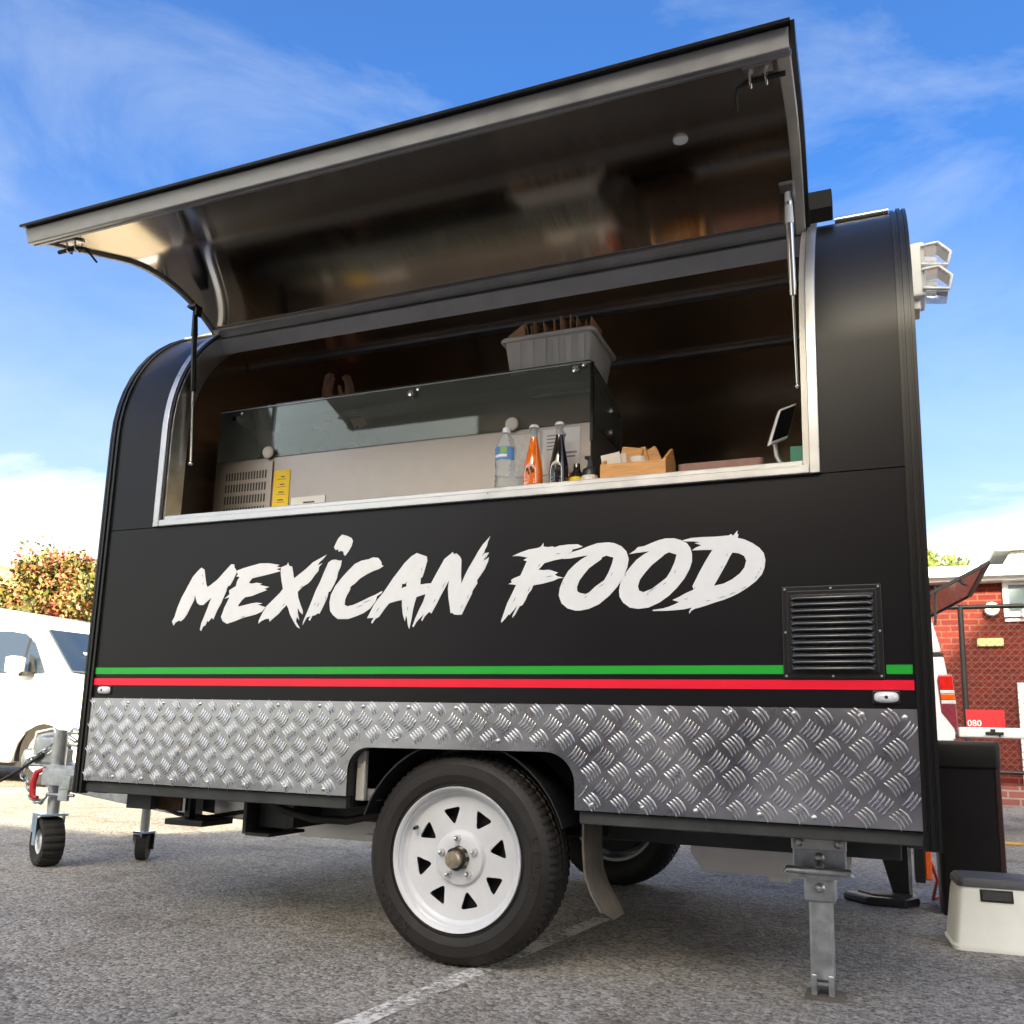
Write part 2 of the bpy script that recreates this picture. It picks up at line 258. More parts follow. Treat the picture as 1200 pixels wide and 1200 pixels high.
# ------------------------------------------------------------------ mesh helpers
class MB:
    def __init__(s): s.v = []; s.f = []
    def add(s, vs, fs):
        o = len(s.v); s.v += [tuple(v) for v in vs]; s.f += [tuple(i+o for i in f) for f in fs]; return s
    def box(s, x0, x1, y0, y1, z0, z1):
        return s.add([(x0,y0,z0),(x1,y0,z0),(x1,y1,z0),(x0,y1,z0),(x0,y0,z1),(x1,y0,z1),(x1,y1,z1),(x0,y1,z1)],
                     [(0,3,2,1),(4,5,6,7),(0,1,5,4),(1,2,6,5),(2,3,7,6),(3,0,4,7)])
    def obox(s, c, size, rot=Matrix()):
        m = MB().box(-size[0]/2, size[0]/2, -size[1]/2, size[1]/2, -size[2]/2, size[2]/2); rot = rot.to_3x3(); c = Vector(c)
        return s.add([rot @ Vector(v) + c for v in m.v], m.f)
    def tube(s, pts, r, n=10, cap=True, closed=False):
        pts = [Vector(p) for p in pts]; rs = r if isinstance(r, (list, tuple)) else [r]*len(pts); vs = []; fs = []; k = len(pts); prev = None
        for i, p in enumerate(pts):
            if closed: t = (pts[(i+1) % k]-pts[i-1]).normalized()
            else: t = (pts[min(i+1, k-1)]-pts[max(i-1, 0)]).normalized()
            if prev is None: a = t.orthogonal().normalized()
            else: a = (prev - t*prev.dot(t)).normalized()
            prev = a; b = t.cross(a)
            vs += [p + (a*math.cos(2*math.pi*j/n) + b*math.sin(2*math.pi*j/n))*rs[i] for j in range(n)]
        for i in range(k if closed else k-1):
            i2 = (i+1) % k
            fs += [(i*n+j, i*n+(j+1) % n, i2*n+(j+1) % n, i2*n+j) for j in range(n)]
        if cap and not closed: fs += [tuple(range(n-1, -1, -1)), tuple((k-1)*n+j for j in range(n))]
        return s.add(vs, fs)
    def lathe(s, prof, o=(0, 0, 0), axis='Z', n=32, a0=0.0, a1=2*math.pi, mod=None):
        full = abs(a1-a0-2*math.pi) < 1e-6; m = n if full else n+1; vs = []; fs = []; o = Vector(o); k = len(prof)
        for j in range(m):
            a = a0+(a1-a0)*j/n; c, sn = math.cos(a), math.sin(a)
            for q, (r, h) in enumerate(prof):
                if mod: r = mod(q, j, r)
                if axis == 'Z': p = (r*c, r*sn, h)
                elif axis == 'Y': p = (r*c, h, r*sn)
                else: p = (h, r*c, r*sn)
                vs.append(o+Vector(p))
        for j in range(n):
            j2 = (j+1) % m
            for q in range(k-1): fs.append((j*k+q, j2*k+q, j2*k+q+1, j*k+q+1))
        return s.add(vs, fs)
    def prism(s, polys, fn, t):
        """polys: outer loop then holes, 2D; fn(u,v,d) -> 3D; t thickness from d=0 to d=t"""
        flat = [p for q in polys for p in q]; n = len(flat)
        tri = tessellate_polygon([[Vector((p[0], p[1], 0)) for p in q] for q in polys])
        vs = [fn(p[0], p[1], 0) for p in flat] + [fn(p[0], p[1], t) for p in flat]
        fs = [tuple(x) for x in tri] + [tuple(y+n for y in reversed(x)) for x in tri]; o = 0
        for q in polys:
            k = len(q); fs += [(o+i, o+(i+1) % k, n+o+(i+1) % k, n+o+i) for i in range(k)]; o += k
        return s.add(vs, fs)
    def loft(s, secs, closed=True, cap=True):
        k = len(secs[0]); vs = [p for q in secs for p in q]; fs = []
        for i in range(len(secs)-1):
            for j in range(k if closed else k-1): fs.append((i*k+j, i*k+(j+1) % k, (i+1)*k+(j+1) % k, (i+1)*k+j))
        if cap: fs += [tuple(range(k-1, -1, -1)), tuple((len(secs)-1)*k+j for j in range(k))]
        return s.add(vs, fs)
def obj(name, mb, m, parent=None, smooth=None, bev=0, sub=0, seg=2):
    me = bpy.data.meshes.new(name); me.from_pydata(mb.v, [], mb.f); me.update()
    bm = bmesh.new(); bm.from_mesh(me); bmesh.ops.recalc_face_normals(bm, faces=bm.faces); bm.to_mesh(me); bm.free()
    me.materials.append(M[m] if isinstance(m, str) else m)
    o = bpy.data.objects.new(name, me); COL.objects.link(o)
    if parent: o.parent = parent
    if smooth is not None:
        me.polygons.foreach_set('use_smooth', [True]*len(me.polygons))
        me.set_sharp_from_angle(angle=R(smooth))
    if bev: b = o.modifiers.new('bevel', 'BEVEL'); b.width = bev; b.segments = seg; b.limit_method = 'ANGLE'; b.angle_limit = R(40)
    if sub: b = o.modifiers.new('subdivision', 'SUBSURF'); b.levels = sub; b.render_levels = sub
    return o
def tag(o, label=None, cat=None, group=None, kind=None):
    if label: o['label'] = label
    if cat: o['category'] = cat
    if group: o['group'] = group
    if kind: o['kind'] = kind
    return o
def thing(name, label, cat, loc=(0, 0, 0), rz=0, group=None):
    o = bpy.data.objects.new(name, None); COL.objects.link(o); o.location = loc; o.rotation_euler = (0, 0, rz); o.empty_display_size = 0.1
    return tag(o, label, cat, group)
def link_copy(o, loc=None, parent=None, rot=None):
    c = o.copy(); COL.objects.link(c); c.parent = parent if parent else o.parent
    if loc is not None: c.location = loc
    if rot is not None: c.rotation_euler = rot
    return c
B = lambda *a: MB().box(*a)

# ------------------------------------------------------------------ ground
tag(obj('ground', B(-400, 400, -400, 600, -0.5, 0), 'asphalt'), kind='structure')
tag(obj('parking_line', MB().add([(1.32, -1.6, .004), (1.385, -1.6, .004), (1.655, 0.9, .004), (1.59, 0.9, .004)], [(0, 1, 2, 3)]), 'worn_paint'), kind='structure')
tag(obj('painted_line', MB().add([(-3, 5.05, .004), (12, 4.35, .004), (12, 4.55, .004), (-3, 5.22, .004)], [(0, 1, 2, 3)]), 'line_yellow'), kind='structure')

# ------------------------------------------------------------------ trailer: profile
L = 2.678; BW = 1.82; RAD = 0.60; ZC = 1.70; ZB = 0.455; ZSILL = 1.347
def prof(z0, a1, n=14, a0=None):
    """near-side profile points (y, z, ny, nz) from height z0 (or arc angle a0) up to arc angle a1"""
    out = []
    if a0 is None: out.append((0, z0, -1, 0)); a0 = 0
    for i in range(n+1):
        a = R(a0+(a1-a0)*i/n); out.append((RAD-RAD*math.cos(a), ZC+RAD*math.sin(a), -math.cos(a), math.sin(a)))
    return out
def full_prof(z0=ZB, n=14):
    a = prof(z0, 90, n); return a + [(BW-y, z, -ny, nz) for (y, z, ny, nz) in reversed(a)]
def shell(mb, x0, x1, pts, o1, o2, fn=lambda x, y, z: (x, y, z)):
    secs = []
    for x in (x0, x1):
        secs.append([fn(x, y+ny*o1, z+nz*o1) for (y, z, ny, nz) in pts] + [fn(x, y+ny*o2, z+nz*o2) for (y, z, ny, nz) in reversed(pts)])
    k = len(pts); n = 2*k; vs = secs[0]+secs[1]
    fs = [(j, (j+1) % n, n+(j+1) % n, n+j) for j in range(n)]
    for j in range(k-1): fs += [(j, j+1, n-2-j, n-1-j), (n+j, n+j+1, n+n-2-j, n+n-1-j)]
    return mb.add(vs, fs)
HY, HZ, HA = RAD-RAD*math.cos(R(54)), ZC+RAD*math.sin(R(54)), R(-71.4)
def hrot(x, y, z):
    dy, dz = y-HY, z-HZ; c, s = math.cos(HA), math.sin(HA)
    x = x-0.034*max(0, 1-math.hypot(dy, dz)/0.87)*(x-0.217)/2.25
    return (x, HY+dy*c-dz*s, HZ+dy*s+dz*c)
XS0, XS1 = 0.217, 2.471

T = thing('food_trailer', 'black food trailer with MEXICAN FOOD lettering and raised serving hatch', 'food trailer')
def rc(cx, cz, r, a0, a1, n=8): return [(cx+r*math.cos(R(a0+(a1-a0)*i/n)), cz+r*math.sin(R(a0+(a1-a0)*i/n))) for i in range(n+1)]
obj('side_wall', MB().prism([[(0, ZB)]+[(1.084, ZB)]+rc(1.154, 0.532, 0.070, 180, 90)+rc(1.720, 0.520, 0.088, 90, 0)+[(1.810, ZB)]+[(L, ZB), (L, ZSILL-0.003), (0, ZSILL-0.003)]], lambda u, v, d: (u, d, v), 0.035), 'black_wall', T)
obj('upper_side_panel', shell(MB(), 0, XS0+0.01, prof(ZSILL, 62, 18), 0, -0.035), 'black_wall', T, smooth=30)
obj('upper_side_panel', shell(MB(), XS1-0.01, L, prof(ZSILL, 62, 18), 0, -0.035), 'black_wall', T, smooth=30)
rp = [p for p in full_prof() if p[1] > ZC+RAD*math.sin(R(54))-1e-4]
rp = prof(0, 90, 8, a0=62.2); rp = rp + [(BW-y, z, -ny, nz) for (y, z, ny, nz) in reversed(rp)]
obj('roof', shell(MB(), 0, L, rp, 0, -0.03), 'black_wall', T, smooth=30)
fp = [(BW-y, z, -ny, nz) for (y, z, ny, nz) in prof(ZB, 62, 12)]
obj('far_side_wall', shell(MB(), 0, L, fp, 0, -0.035), 'black_wall', T, smooth=30)
pp = [(y, z) for (y, z, a, b) in full_prof()]
for x in (-0.012, L+0.002):
    obj('end_wall', MB().prism([pp], lambda u, v, d, x=x: (x+d, u, v), 0.010), 'black_wall', T)
# extruded edge trims on both ends: two lips with a groove between
def trim(xa, xb, o1, o2): return shell(MB(), xa, xb, full_prof(ZB-0.045), o1, o2)
for s, x0 in ((1, L), (-1, 0)):
    f = lambda d: x0+s*d
    mb = MB()
    for a, b, o in ((-0.005, 0.004, 0.008), (0.0045, 0.011, 0.004), (0.0115, 0.021, 0.011), (0.0215, 0.027, 0.005), (0.0275, 0.036, 0.008)):
        shell(mb, *sorted((f(a), f(b))), full_prof(ZB-0.045), o, -0.022)
    obj('edge_trim', mb, 'black_trim', T, smooth=30)
# lettering, traced on the wall plane
LET = {
 'M': (195, 620, [[(65,1085),(95,1030),(130,920),(180,800),(230,710),(310,560),(365,495),(410,452),(445,475),(455,560),(468,650),(480,680),(520,655),(600,590),(680,500),(760,412),(795,415),(797,450),(815,475),(822,512),(805,545),(780,600),(745,660),(720,670),(700,730),(665,810),(640,870),(600,940),(565,1020),(548,1062),(535,1040),(520,1050),(490,1088),(480,1070),(455,1130),(430,1140),(405,1195),(392,1180),(410,1100),(440,1030),(480,930),(505,860),(530,800),(480,845),(430,890),(390,890),(360,865),(345,820),(335,770),(325,830),(290,900),(240,1000),(205,1050),(165,1082),(150,1070),(105,1095),(85,1130)]]),
 'E': (195, 620, [[(820,490),(900,460),(1000,430),(1100,402),(1200,400),(1250,408),(1325,420),(1290,440),(1350,450),(1290,470),(1345,490),(1240,520),(1120,550),(1005,578),(965,630),(1000,640),(1060,628),(1120,640),(1090,655),(1205,678),(1150,700),(1180,715),(1100,745),(1000,785),(920,800),(880,840),(850,880),(835,910),(900,895),(1000,870),(1060,862),(1125,870),(1070,885),(1160,915),(1120,965),(1050,1000),(900,1040),(800,1080),(710,1110),(660,1080),(640,1030),(660,980),(680,920),(710,860),(740,800),(680,815),(740,765),(735,720),(780,690),(815,670),(830,610),(860,560),(820,555),(840,530)]]),
 'X': (295, 620, [[(345,450),(415,420),(428,390),(440,430),(475,440),(485,500),(497,580),(560,530),(640,465),(720,390),(800,345),(880,300),(840,350),(800,385),(770,425),(830,400),(790,445),(785,490),(740,540),(700,600),(660,640),(600,675),(540,735),(545,800),(570,880),(600,960),(597,1000),(565,970),(540,920),(540,980),(558,1065),(530,1030),(520,1080),(565,1165),(530,1145),(490,1080),(450,1000),(430,930),(410,890),(370,930),(320,990),(260,1040),(210,1085),(205,1050),(160,1055),(110,1080),(80,1108),(85,1070),(130,980),(170,910),(260,820),(330,750),(368,700),(350,600),(342,520)]]),
 'I': (295, 620, [[(900,390),(940,362),(985,358),(1030,370),(1055,365),(1045,430),(1010,510),(1000,570),(970,640),(920,730),(900,735),(885,800),(850,880),(820,940),(790,995),(775,985),(740,1010),(710,1015),(680,1075),(665,1060),(690,1020),(645,1035),(595,1125),(600,1085),(650,970),(700,850),(750,720),(800,620),(850,500)]]),
 'dot': (295, 620, [[(1060,65),(1120,80),(1170,105),(1187,140),(1170,200),(1140,255),(1095,315),(1080,300),(1075,265),(1045,255),(1020,265),(1010,235),(985,248),(965,215),(990,160),(1020,105)]]),
 'C': (370, 620, [[(675,332),(735,338),(770,385),(775,425),(800,430),(740,470),(680,490),(600,530),(520,580),(460,640),(415,670),(400,720),(365,780),(345,830),(340,890),(375,905),(440,890),(540,845),(640,795),(700,770),(780,725),(775,750),(720,785),(700,850),(670,890),(640,930),(560,985),(480,1020),(380,1055),(260,1055),(205,1010),(170,960),(163,860),(180,770),(230,670),(300,580),(380,490),(460,410),(540,370),(620,355)]]),
 'A': (370, 620, [[(1185,280),(1240,300),(1300,320),(1308,370),(1290,430),(1270,500),(1250,560),(1230,575),(1225,650),(1290,640),(1350,635),(1340,690),(1290,760),(1230,780),(1180,795),(1160,860),(1140,940),(1120,1060),(1095,1170),(1080,1130),(1070,1050),(1055,1010),(1045,1080),(1020,1000),(1010,900),(1010,830),(940,845),(860,870),(810,930),(740,1030),(700,1050),(660,1108),(650,1090),(680,1040),(600,1045),(630,990),(680,890),(720,830),(780,760),(850,660),(910,570),(980,480),(1040,400),(1120,320)], [(1075,605),(1060,640),(1065,670),(1000,695),(1010,670),(1010,645),(1045,640)]]),
 'N': (470, 620, [[(510,350),(540,325),(585,290),(605,268),(620,295),(650,285),(690,320),(708,360),(705,450),(703,540),(708,640),(740,560),(790,460),(850,360),(900,270),(960,180),(1045,85),(1020,145),(1005,200),(980,250),(965,300),(990,280),(1030,275),(1000,330),(960,380),(1030,330),(1020,380),(980,470),(930,545),(890,600),(895,635),(840,720),(830,760),(790,840),(750,920),(710,1003),(660,1005),(620,1000),(600,980),(580,985),(570,900),(555,800),(550,700),(562,600),(520,680),(460,790),(410,890),(355,990),(330,970),(280,1020),(245,1080),(240,1060),(270,990),(215,1050),(180,1090),(145,1150),(133,1140),(165,1050),(210,950),(260,850),(290,760),(350,640),(420,510)]]),
 'F': (580, 620, [[(205,318),(300,275),(400,240),(510,220),(540,205),(570,163),(570,205),(620,212),(680,205),(700,215),(760,195),(860,182),(970,178),(1030,205),(970,225),(910,240),(900,265),(840,300),(800,345),(700,365),(580,400),(545,440),(510,475),(560,482),(640,478),(740,510),(700,535),(740,555),(810,570),(740,580),(690,605),(560,640),(450,660),(430,710),(390,760),(360,830),(325,890),(290,905),(240,1000),(205,1040),(210,1010),(265,890),(220,950),(170,1010),(160,1000),(130,1040),(78,1098),(72,1080),(110,970),(145,870),(200,760),(250,655),(210,650),(160,645),(200,625),(190,600),(215,580),(300,545),(330,480),(375,375),(335,365),(385,335),(310,320),(270,315)]]),
 'O': (580, 620, [[(800,320),(900,270),(1000,240),(1100,200),(1200,165),(1330,155),(1400,165),(1480,200),(1540,260),(1568,350),(1550,450),(1500,570),(1430,680),(1340,780),(1220,880),(1100,935),(1000,955),(940,955),(850,930),(780,870),(748,780),(760,690),(800,590),(860,490),(930,420),(1010,355),(1090,308),(1010,320),(880,345),(800,350)], [(1245,355),(1255,330),(1305,310),(1390,335),(1370,410),(1330,510),(1280,600),(1180,670),(1100,745),(1060,760),(1000,750),(965,730),(960,680),(990,600),(1050,520),(1100,460),(1180,400)]]),
 'O2': (690, 615, [[(470,345),(540,300),(575,262),(650,250),(730,215),(820,180),(900,160),(1000,158),(1080,180),(1150,215),(1190,270),(1210,340),(1210,430),(1180,520),(1120,630),(1040,730),(940,830),(830,910),(700,970),(580,985),(480,970),(400,910),(360,840),(355,770),(370,680),(420,580),(490,490),(560,410),(640,350),(710,310),(640,320),(560,330)], [(870,365),(890,345),(940,322),(1030,350),(1005,440),(960,540),(910,620),(820,690),(740,750),(640,790),(590,770),(575,720),(600,640),(660,560),(740,470)]]),
 'D': (790, 615, [[(95,185),(200,155),(320,145),(480,140),(640,125),(670,108),(690,130),(745,65),(740,110),(755,110),(745,155),(820,170),(920,215),(1000,270),(1050,330),(1070,410),(1060,500),(1030,580),(960,660),(870,730),(760,800),(680,840),(580,880),(480,910),(380,945),(300,970),(240,985),(200,1010),(180,1042),(175,1020),(205,970),(120,990),(20,1000),(-100,1008),(-250,1010),(-250,998),(-130,980),(-60,960),(0,935),(60,905),(-20,882),(60,845),(140,800),(230,760),(215,720),(250,650),(300,550),(360,440),(420,340),(450,295),(340,295),(210,300),(250,270),(320,240),(240,215),(310,205),(230,195),(130,195)], [(685,325),(760,335),(820,365),(845,420),(825,500),(770,570),(680,640),(580,690),(465,715),(510,640),(560,550),(610,460),(655,370)]]),
}
for i, (ch, (ox, oy, loops)) in enumerate(LET.items()):
    y0 = -0.0012-0.0005*(i % 3)
    w = [[(lambda q: (q.x, q.z))(at_y(ox+a/10, oy+b/10, -0.001)) for a, b in lp] for lp in loops]
    obj('letter', MB().prism(w, lambda u, v, d, y0=y0: (u, y0+d, v), 0.0012), 'letter_white', T)
gaps = MB()
for (ox, oy, x, y, ln, ang) in ((195,620,435,640,40,80),(195,620,425,545,30,75),(195,620,720,690,90,58),(195,620,900,1030,60,15),(295,620,375,890,50,50),(295,620,585,680,60,40),(295,620,745,880,50,60),(295,620,780,890,70,60),(295,620,868,805,36,70),(370,620,600,850,130,22),(370,620,520,905,110,20),(370,620,420,675,60,40),(370,620,730,945,70,55),(370,620,1080,930,60,85),(470,620,245,470,60,75),(470,620,320,680,26,50),(470,620,395,840,60,62),(470,620,500,660,80,60),(470,620,785,795,50,62),(470,620,715,910,60,65),(470,620,985,340,60,55),(470,620,965,300,50,60),(580,620,400,710,90,65),(580,620,520,430,60,60),(580,620,640,555,90,8),(580,620,230,830,90,62),(580,620,1065,795,40,35),(580,620,1090,745,120,32),(580,620,800,640,40,70),(580,620,740,290,70,12),(690,615,690,815,44,35),(690,615,740,765,150,32),(690,615,890,690,60,35),(690,615,430,590,50,55),(690,615,1010,550,60,60),(690,615,150,710,90,32),(690,615,270,580,60,60),(790,615,960,615,60,55),(790,615,990,560,50,60),(790,615,1018,515,40,65),(790,615,560,850,110,15),(790,615,680,805,100,22),(790,615,820,740,90,28),(790,615,560,495,50,55),(790,615,620,355,50,60),(790,615,400,890,70,6),(790,615,240,740,40,55),(790,615,140,870,60,5)):
    ca, sa = math.cos(R(ang)), -math.sin(R(ang)); h = 3.2
    q_ = [at_y(ox+(x+u*ca-v*sa)/10, oy+(y+u*sa+v*ca)/10, -0.001) for u, v in ((-ln/2, 0), (-ln*0.1, h), (ln/2, 0.6), (ln*0.1, -h))]
    gaps.add([(p.x, -0.0028, p.z) for p in q_], [(0, 1, 2, 3)])
tag(obj('brush_gaps', gaps, 'black_wall', T), kind='stuff')
# stripes
def stripe(name, x0, x1, zc, h, m):
    obj(name, B(x0, x1, -0.0016, 0.0005, zc-h/2, zc+h/2), m, T)
stripe('green_stripe', 0.008, 2.366, 0.835, 0.0225, 'stripe_green'); stripe('green_stripe', 2.609, 2.668, 0.835, 0.0225, 'stripe_green')
stripe('red_stripe', 0.004, 2.670, 0.797, 0.024, 'stripe_red')
# marker lights
for x in (0.061, 2.606):
    mb = MB(); k = 20; sec = []
    for (sc, y) in ((1, 0), (1, -0.007), (0.82, -0.013), (0.45, -0.0165), (0.0, -0.017)):
        sec.append([(x+0.028*sc*math.copysign(abs(math.cos(a))**0.6, math.cos(a)), y, 0.767+0.0135*sc*math.copysign(abs(math.sin(a))**0.7, math.sin(a))) for a in [2*math.pi*j/k for j in range(k)]])
    mb.loft(sec); ml = obj('marker_light', mb, 'lens_clear', T, smooth=50)
    obj('bulb', MB().lathe([(0, -0.0195), (0.004, -0.0185), (0.005, -0.014)], (x, 0, 0.767), 'Y', 10), 'dark_steel', ml)
    obj('base_plate', B(x-0.031, x+0.031, -0.004, 0.0005, 0.751, 0.783), 'black_paint', ml, bev=0.003)
# louvred vent
VX0, VX1, VZ0, VZ1 = 2.367, 2.605, 0.811, 1.048
vent = obj('vent', B(VX0, VX1, -0.006, 0.001, VZ0, VZ1), 'black_paint', T, bev=0.002)
obj('vent_border', B(VX0+0.012, VX1-0.012, -0.0085, -0.005, VZ0+0.014, VZ1-0.012), 'black_paint', vent, bev=0.003)
lv = None
for i in range(12):
    z = VZ0+0.022+i*0.0163
    if lv is None:
        sec = []
        for j in range(7):
            a = math.pi*j/6*0.62; sec.append((-0.0095-0.013*math.sin(a), 0.0135*(1-j/6.0)))
        mb = MB(); w = 0.198; secs = []
        for t, sc in ((-0.5, 0.0), (-0.47, 0.7), (-0.43, 1.0), (0.43, 1.0), (0.47, 0.7), (0.5, 0.0)):
            secs.append([(t*w, -0.0093+(y+0.0093)*sc, zz) for y, zz in sec]+[(t*w, -0.0085, 0.0), (t*w, -0.0085, 0.0135)])
        mb.loft(secs); lv = obj('louvre', mb, 'louvre_paint', vent, smooth=40); lv.location = ((VX0+VX1)/2, 0, z)
    else: link_copy(lv, ((VX0+VX1)/2, 0, z))
sc0 = None
for fx in (0.03, 0.5, 0.97):
    for fz in (0.03, 0.5, 0.97):
        if fx == 0.5 and fz == 0.5: continue
        p = (VX0+(VX1-VX0)*fx, -0.006, VZ0+(VZ1-VZ0)*fz)
        if sc0 is None: sc0 = obj('screw', MB().lathe([(0, -0.0035), (0.002, -0.003), (0.0036, 0.0005)], (0, 0, 0), 'Y', 10), 'aluminium', vent, smooth=60); sc0.location = p
        else: link_copy(sc0, p)
# chequer plate skirt with wheel cut-out
ZP0, ZP1 = 0.455, 0.739
def rc(cx, cz, r, a0, a1, n=8): return [(cx+r*math.cos(R(a0+(a1-a0)*i/n)), cz+r*math.sin(R(a0+(a1-a0)*i/n))) for i in range(n+1)]
CUT = [(1.082, ZP0)] + rc(1.152, 0.532, 0.070, 180, 90) + rc(1.722, 0.520, 0.088, 90, 0) + [(1.812, ZP0)]
plate_poly = [(0, ZP0)] + CUT + [(L, ZP0), (L, ZP1), (0, ZP1)]
skirt = obj('skirt_plate', MB().prism([plate_poly], lambda u, v, d: (u, -0.0045+d, v), 0.004), 'plate', T)
def in_cut(x, z):
    return 1.07 < x < 1.826 and z < 0.62 and (1.09 < x < 1.80 or z < 0.56)
tb = MB(); CW, CH = 0.0765, 0.083
def bar(cx, cz, ang, ln=0.044, w=0.0064, h=0.0040, bow=0.0035):
    ca, sa = math.cos(ang), math.sin(ang); secs = []
    for t, s in ((-0.5, 0.05), (-0.36, 0.75), (0, 1.0), (0.36, 0.75), (0.5, 0.05)):
        b = bow*(1-4*t*t); row = []
        for (q, hh) in ((-0.5, 0), (-0.2, 1), (0.2, 1), (0.5, 0)):
            u, v = t*ln, q*w*s+b; row.append((cx+u*ca-v*sa, -0.0044-h*hh*min(1, s+0.2), cz+u*sa+v*ca))
        secs.append(row)
    n = 4
    vs = [p for r_ in secs for p in r_]; fs = [(i*n+j, i*n+j+1, (i+1)*n+j+1, (i+1)*n+j) for i in range(4) for j in range(3)]
    tb.add(vs, fs)
for i in range(-1, 37):
    for j in range(-1, 5):
        for ty in (0, 1):
            cx = i*CW+(CW/2 if ty else 0)+0.02; cz = ZP0+0.02+j*CH+(CH/2 if ty else 0); ang = R(-52) if ty == 0 else R(52)
            for k in range(5):
                o = (k-2)*0.0098; x = cx-math.sin(ang)*o*(1 if ty == 0 else 1); z = cz+math.cos(ang)*o
                if not (0.012 < x < L-0.012 and ZP0+0.012 < z < ZP1-0.01) or in_cut(x, z): continue
                bar(x, z, ang, bow=0.004 if ty == 0 else -0.004)
tag(obj('tread_bars', tb, 'plate_bar', skirt, smooth=60), kind='stuff')
rv = None
rivet_pos = [(0.02+0.158*i, ZP1-0.014) for i in range(17)]+[(2.645, ZP1-0.02)] + [(x, ZP0+0.017) for x in (0.02, 0.14, 0.27, 0.40, 0.55, 0.70, 0.86, 1.0, 1.86, 2.0, 2.14, 2.30, 2.43)] + [(1.25, 0.632), (1.58, 0.634)]
for x, z in rivet_pos:
    if rv is None: rv = obj('rivet', MB().lathe([(0, -0.0045), (0.004, -0.004), (0.0068, -0.002), (0.0074, 0.0)], (0, 0, 0), 'Y', 12), 'aluminium', skirt, smooth=60); rv.location = (x, -0.0043, z)
    else: link_copy(rv, (x, -0.0043, z))
# ---- window frame
wf = obj('window_frame', shell(MB(), XS0, XS0+0.026, prof(1.345, 55, 16), 0.013, 0.0), 'sill_aluminium', T, smooth=30, bev=0.002)
obj('frame_jamb', shell(MB(), XS1-0.026, XS1, prof(1.345, 55, 16), 0.013, 0.0), 'sill_aluminium', wf, smooth=30, bev=0.002)
obj('frame_reveal', shell(MB(), XS0+0.022, XS0+0.042, prof(1.347, 55, 16), 0.003, -0.075), 'aluminium', wf, smooth=30)
obj('frame_reveal', shell(MB(), XS1-0.042, XS1-0.022, prof(1.347, 55, 16), 0.003, -0.075), 'beige_frame', wf, smooth=30)
obj('frame_lip', shell(MB(), XS0+0.030, XS0+0.036, prof(1.37, 55, 16), 0.010, 0.0), 'black_trim', wf, smooth=30)
obj('sill', B(XS0+0.0265, XS1-0.0265, -0.014, 0.002, 1.345, 1.369), 'sill_aluminium', wf, bev=0.003)
obj('sill_step', B(XS0+0.0425, XS1-0.0425, -0.005, 0.07, 1.350, 1.384), 'sill_aluminium', wf, bev=0.003)
obj('frame_header', shell(MB(), XS0+0.03, XS1-0.03, prof(0, 54, 3, a0=47), -0.006, -0.062), 'grey_frame', wf, smooth=20)
obj('rubber_seal', shell(MB(), XS0+0.03, XS1-0.03, prof(0, 57, 2, a0=54.2), 0.004, -0.05), 'black_trim', wf)
sc1 = obj('screw', MB().lathe([(0, -0.003), (0.003, -0.0025), (0.005, 0.0005)], (0, 0, 0), 'Y', 10), 'dark_steel', wf)
sc1.location = (1.18, HY-0.012, HZ-0.085)
link_copy(sc1, (2.05, HY-0.012, HZ-0.085))
# ---- serving hatch
H = obj('serving_hatch', shell(MB(), XS0+0.002, XS1-0.002, prof(1.362, 53, 16), 0.004, -0.026, hrot), 'black_wall', T, smooth=30)
obj('hatch_lining', shell(MB(), XS0+0.012, XS1-0.028, prof(1.377, 49, 20), -0.027, -0.030, hrot), 'lining', H, smooth=60)
obj('hatch_lip', shell(MB(), XS0-0.004, XS1+0.004, [(0, 1.358, -1, 0), (0, 1.376, -1, 0)], -0.0265, -0.050, hrot), 'grey_frame', H, bev=0.003)
obj('hatch_flange', shell(MB(), XS0-0.004, XS1+0.006, [(0, 1.318, -1, 0), (0, 1.357, -1, 0)], 0.006, -0.002, hrot), 'black_trim', H, bev=0.001)
obj('hatch_lip_face', shell(MB(), XS0-0.002, XS1+0.002, [(0, 1.336, -1, 0), (0, 1.3575, -1, 0)], -0.003, -0.048, hrot), 'grey_frame', H, bev=0.003)
obj('hatch_hinge_rail', shell(MB(), XS0+0.012, XS1-0.028, prof(0, 53, 2, a0=49.2), -0.0265, -0.045, hrot), 'grey_frame', H, bev=0.002)
obj('hatch_edge', shell(MB(), XS0-0.002, XS0+0.011, prof(1.3765, 53, 16), -0.0265, -0.040, hrot), 'grey_frame', H, smooth=30)
obj('hatch_edge', shell(MB(), XS1-0.027, XS1+0.002, prof(1.3765, 53, 16), -0.0265, -0.050, hrot), 'beige_frame', H, smooth=30, bev=0.003)
obj('hatch_seal', shell(MB(), XS1+0.0025, XS1+0.014, prof(1.335, 53, 16), 0.006, -0.040, hrot), 'black_trim', H, smooth=30)
def hp(x, z, off):   # point on the hatch given its closed height
    if z <= ZC: y, zz, ny, nz = 0, z, -1, 0
    else:
        a = math.asin((z-ZC)/RAD); y, zz, ny, nz = RAD-RAD*math.cos(a), z, -math.cos(a), math.sin(a)
    return Vector(hrot(x, y+ny*off, zz+nz*off))
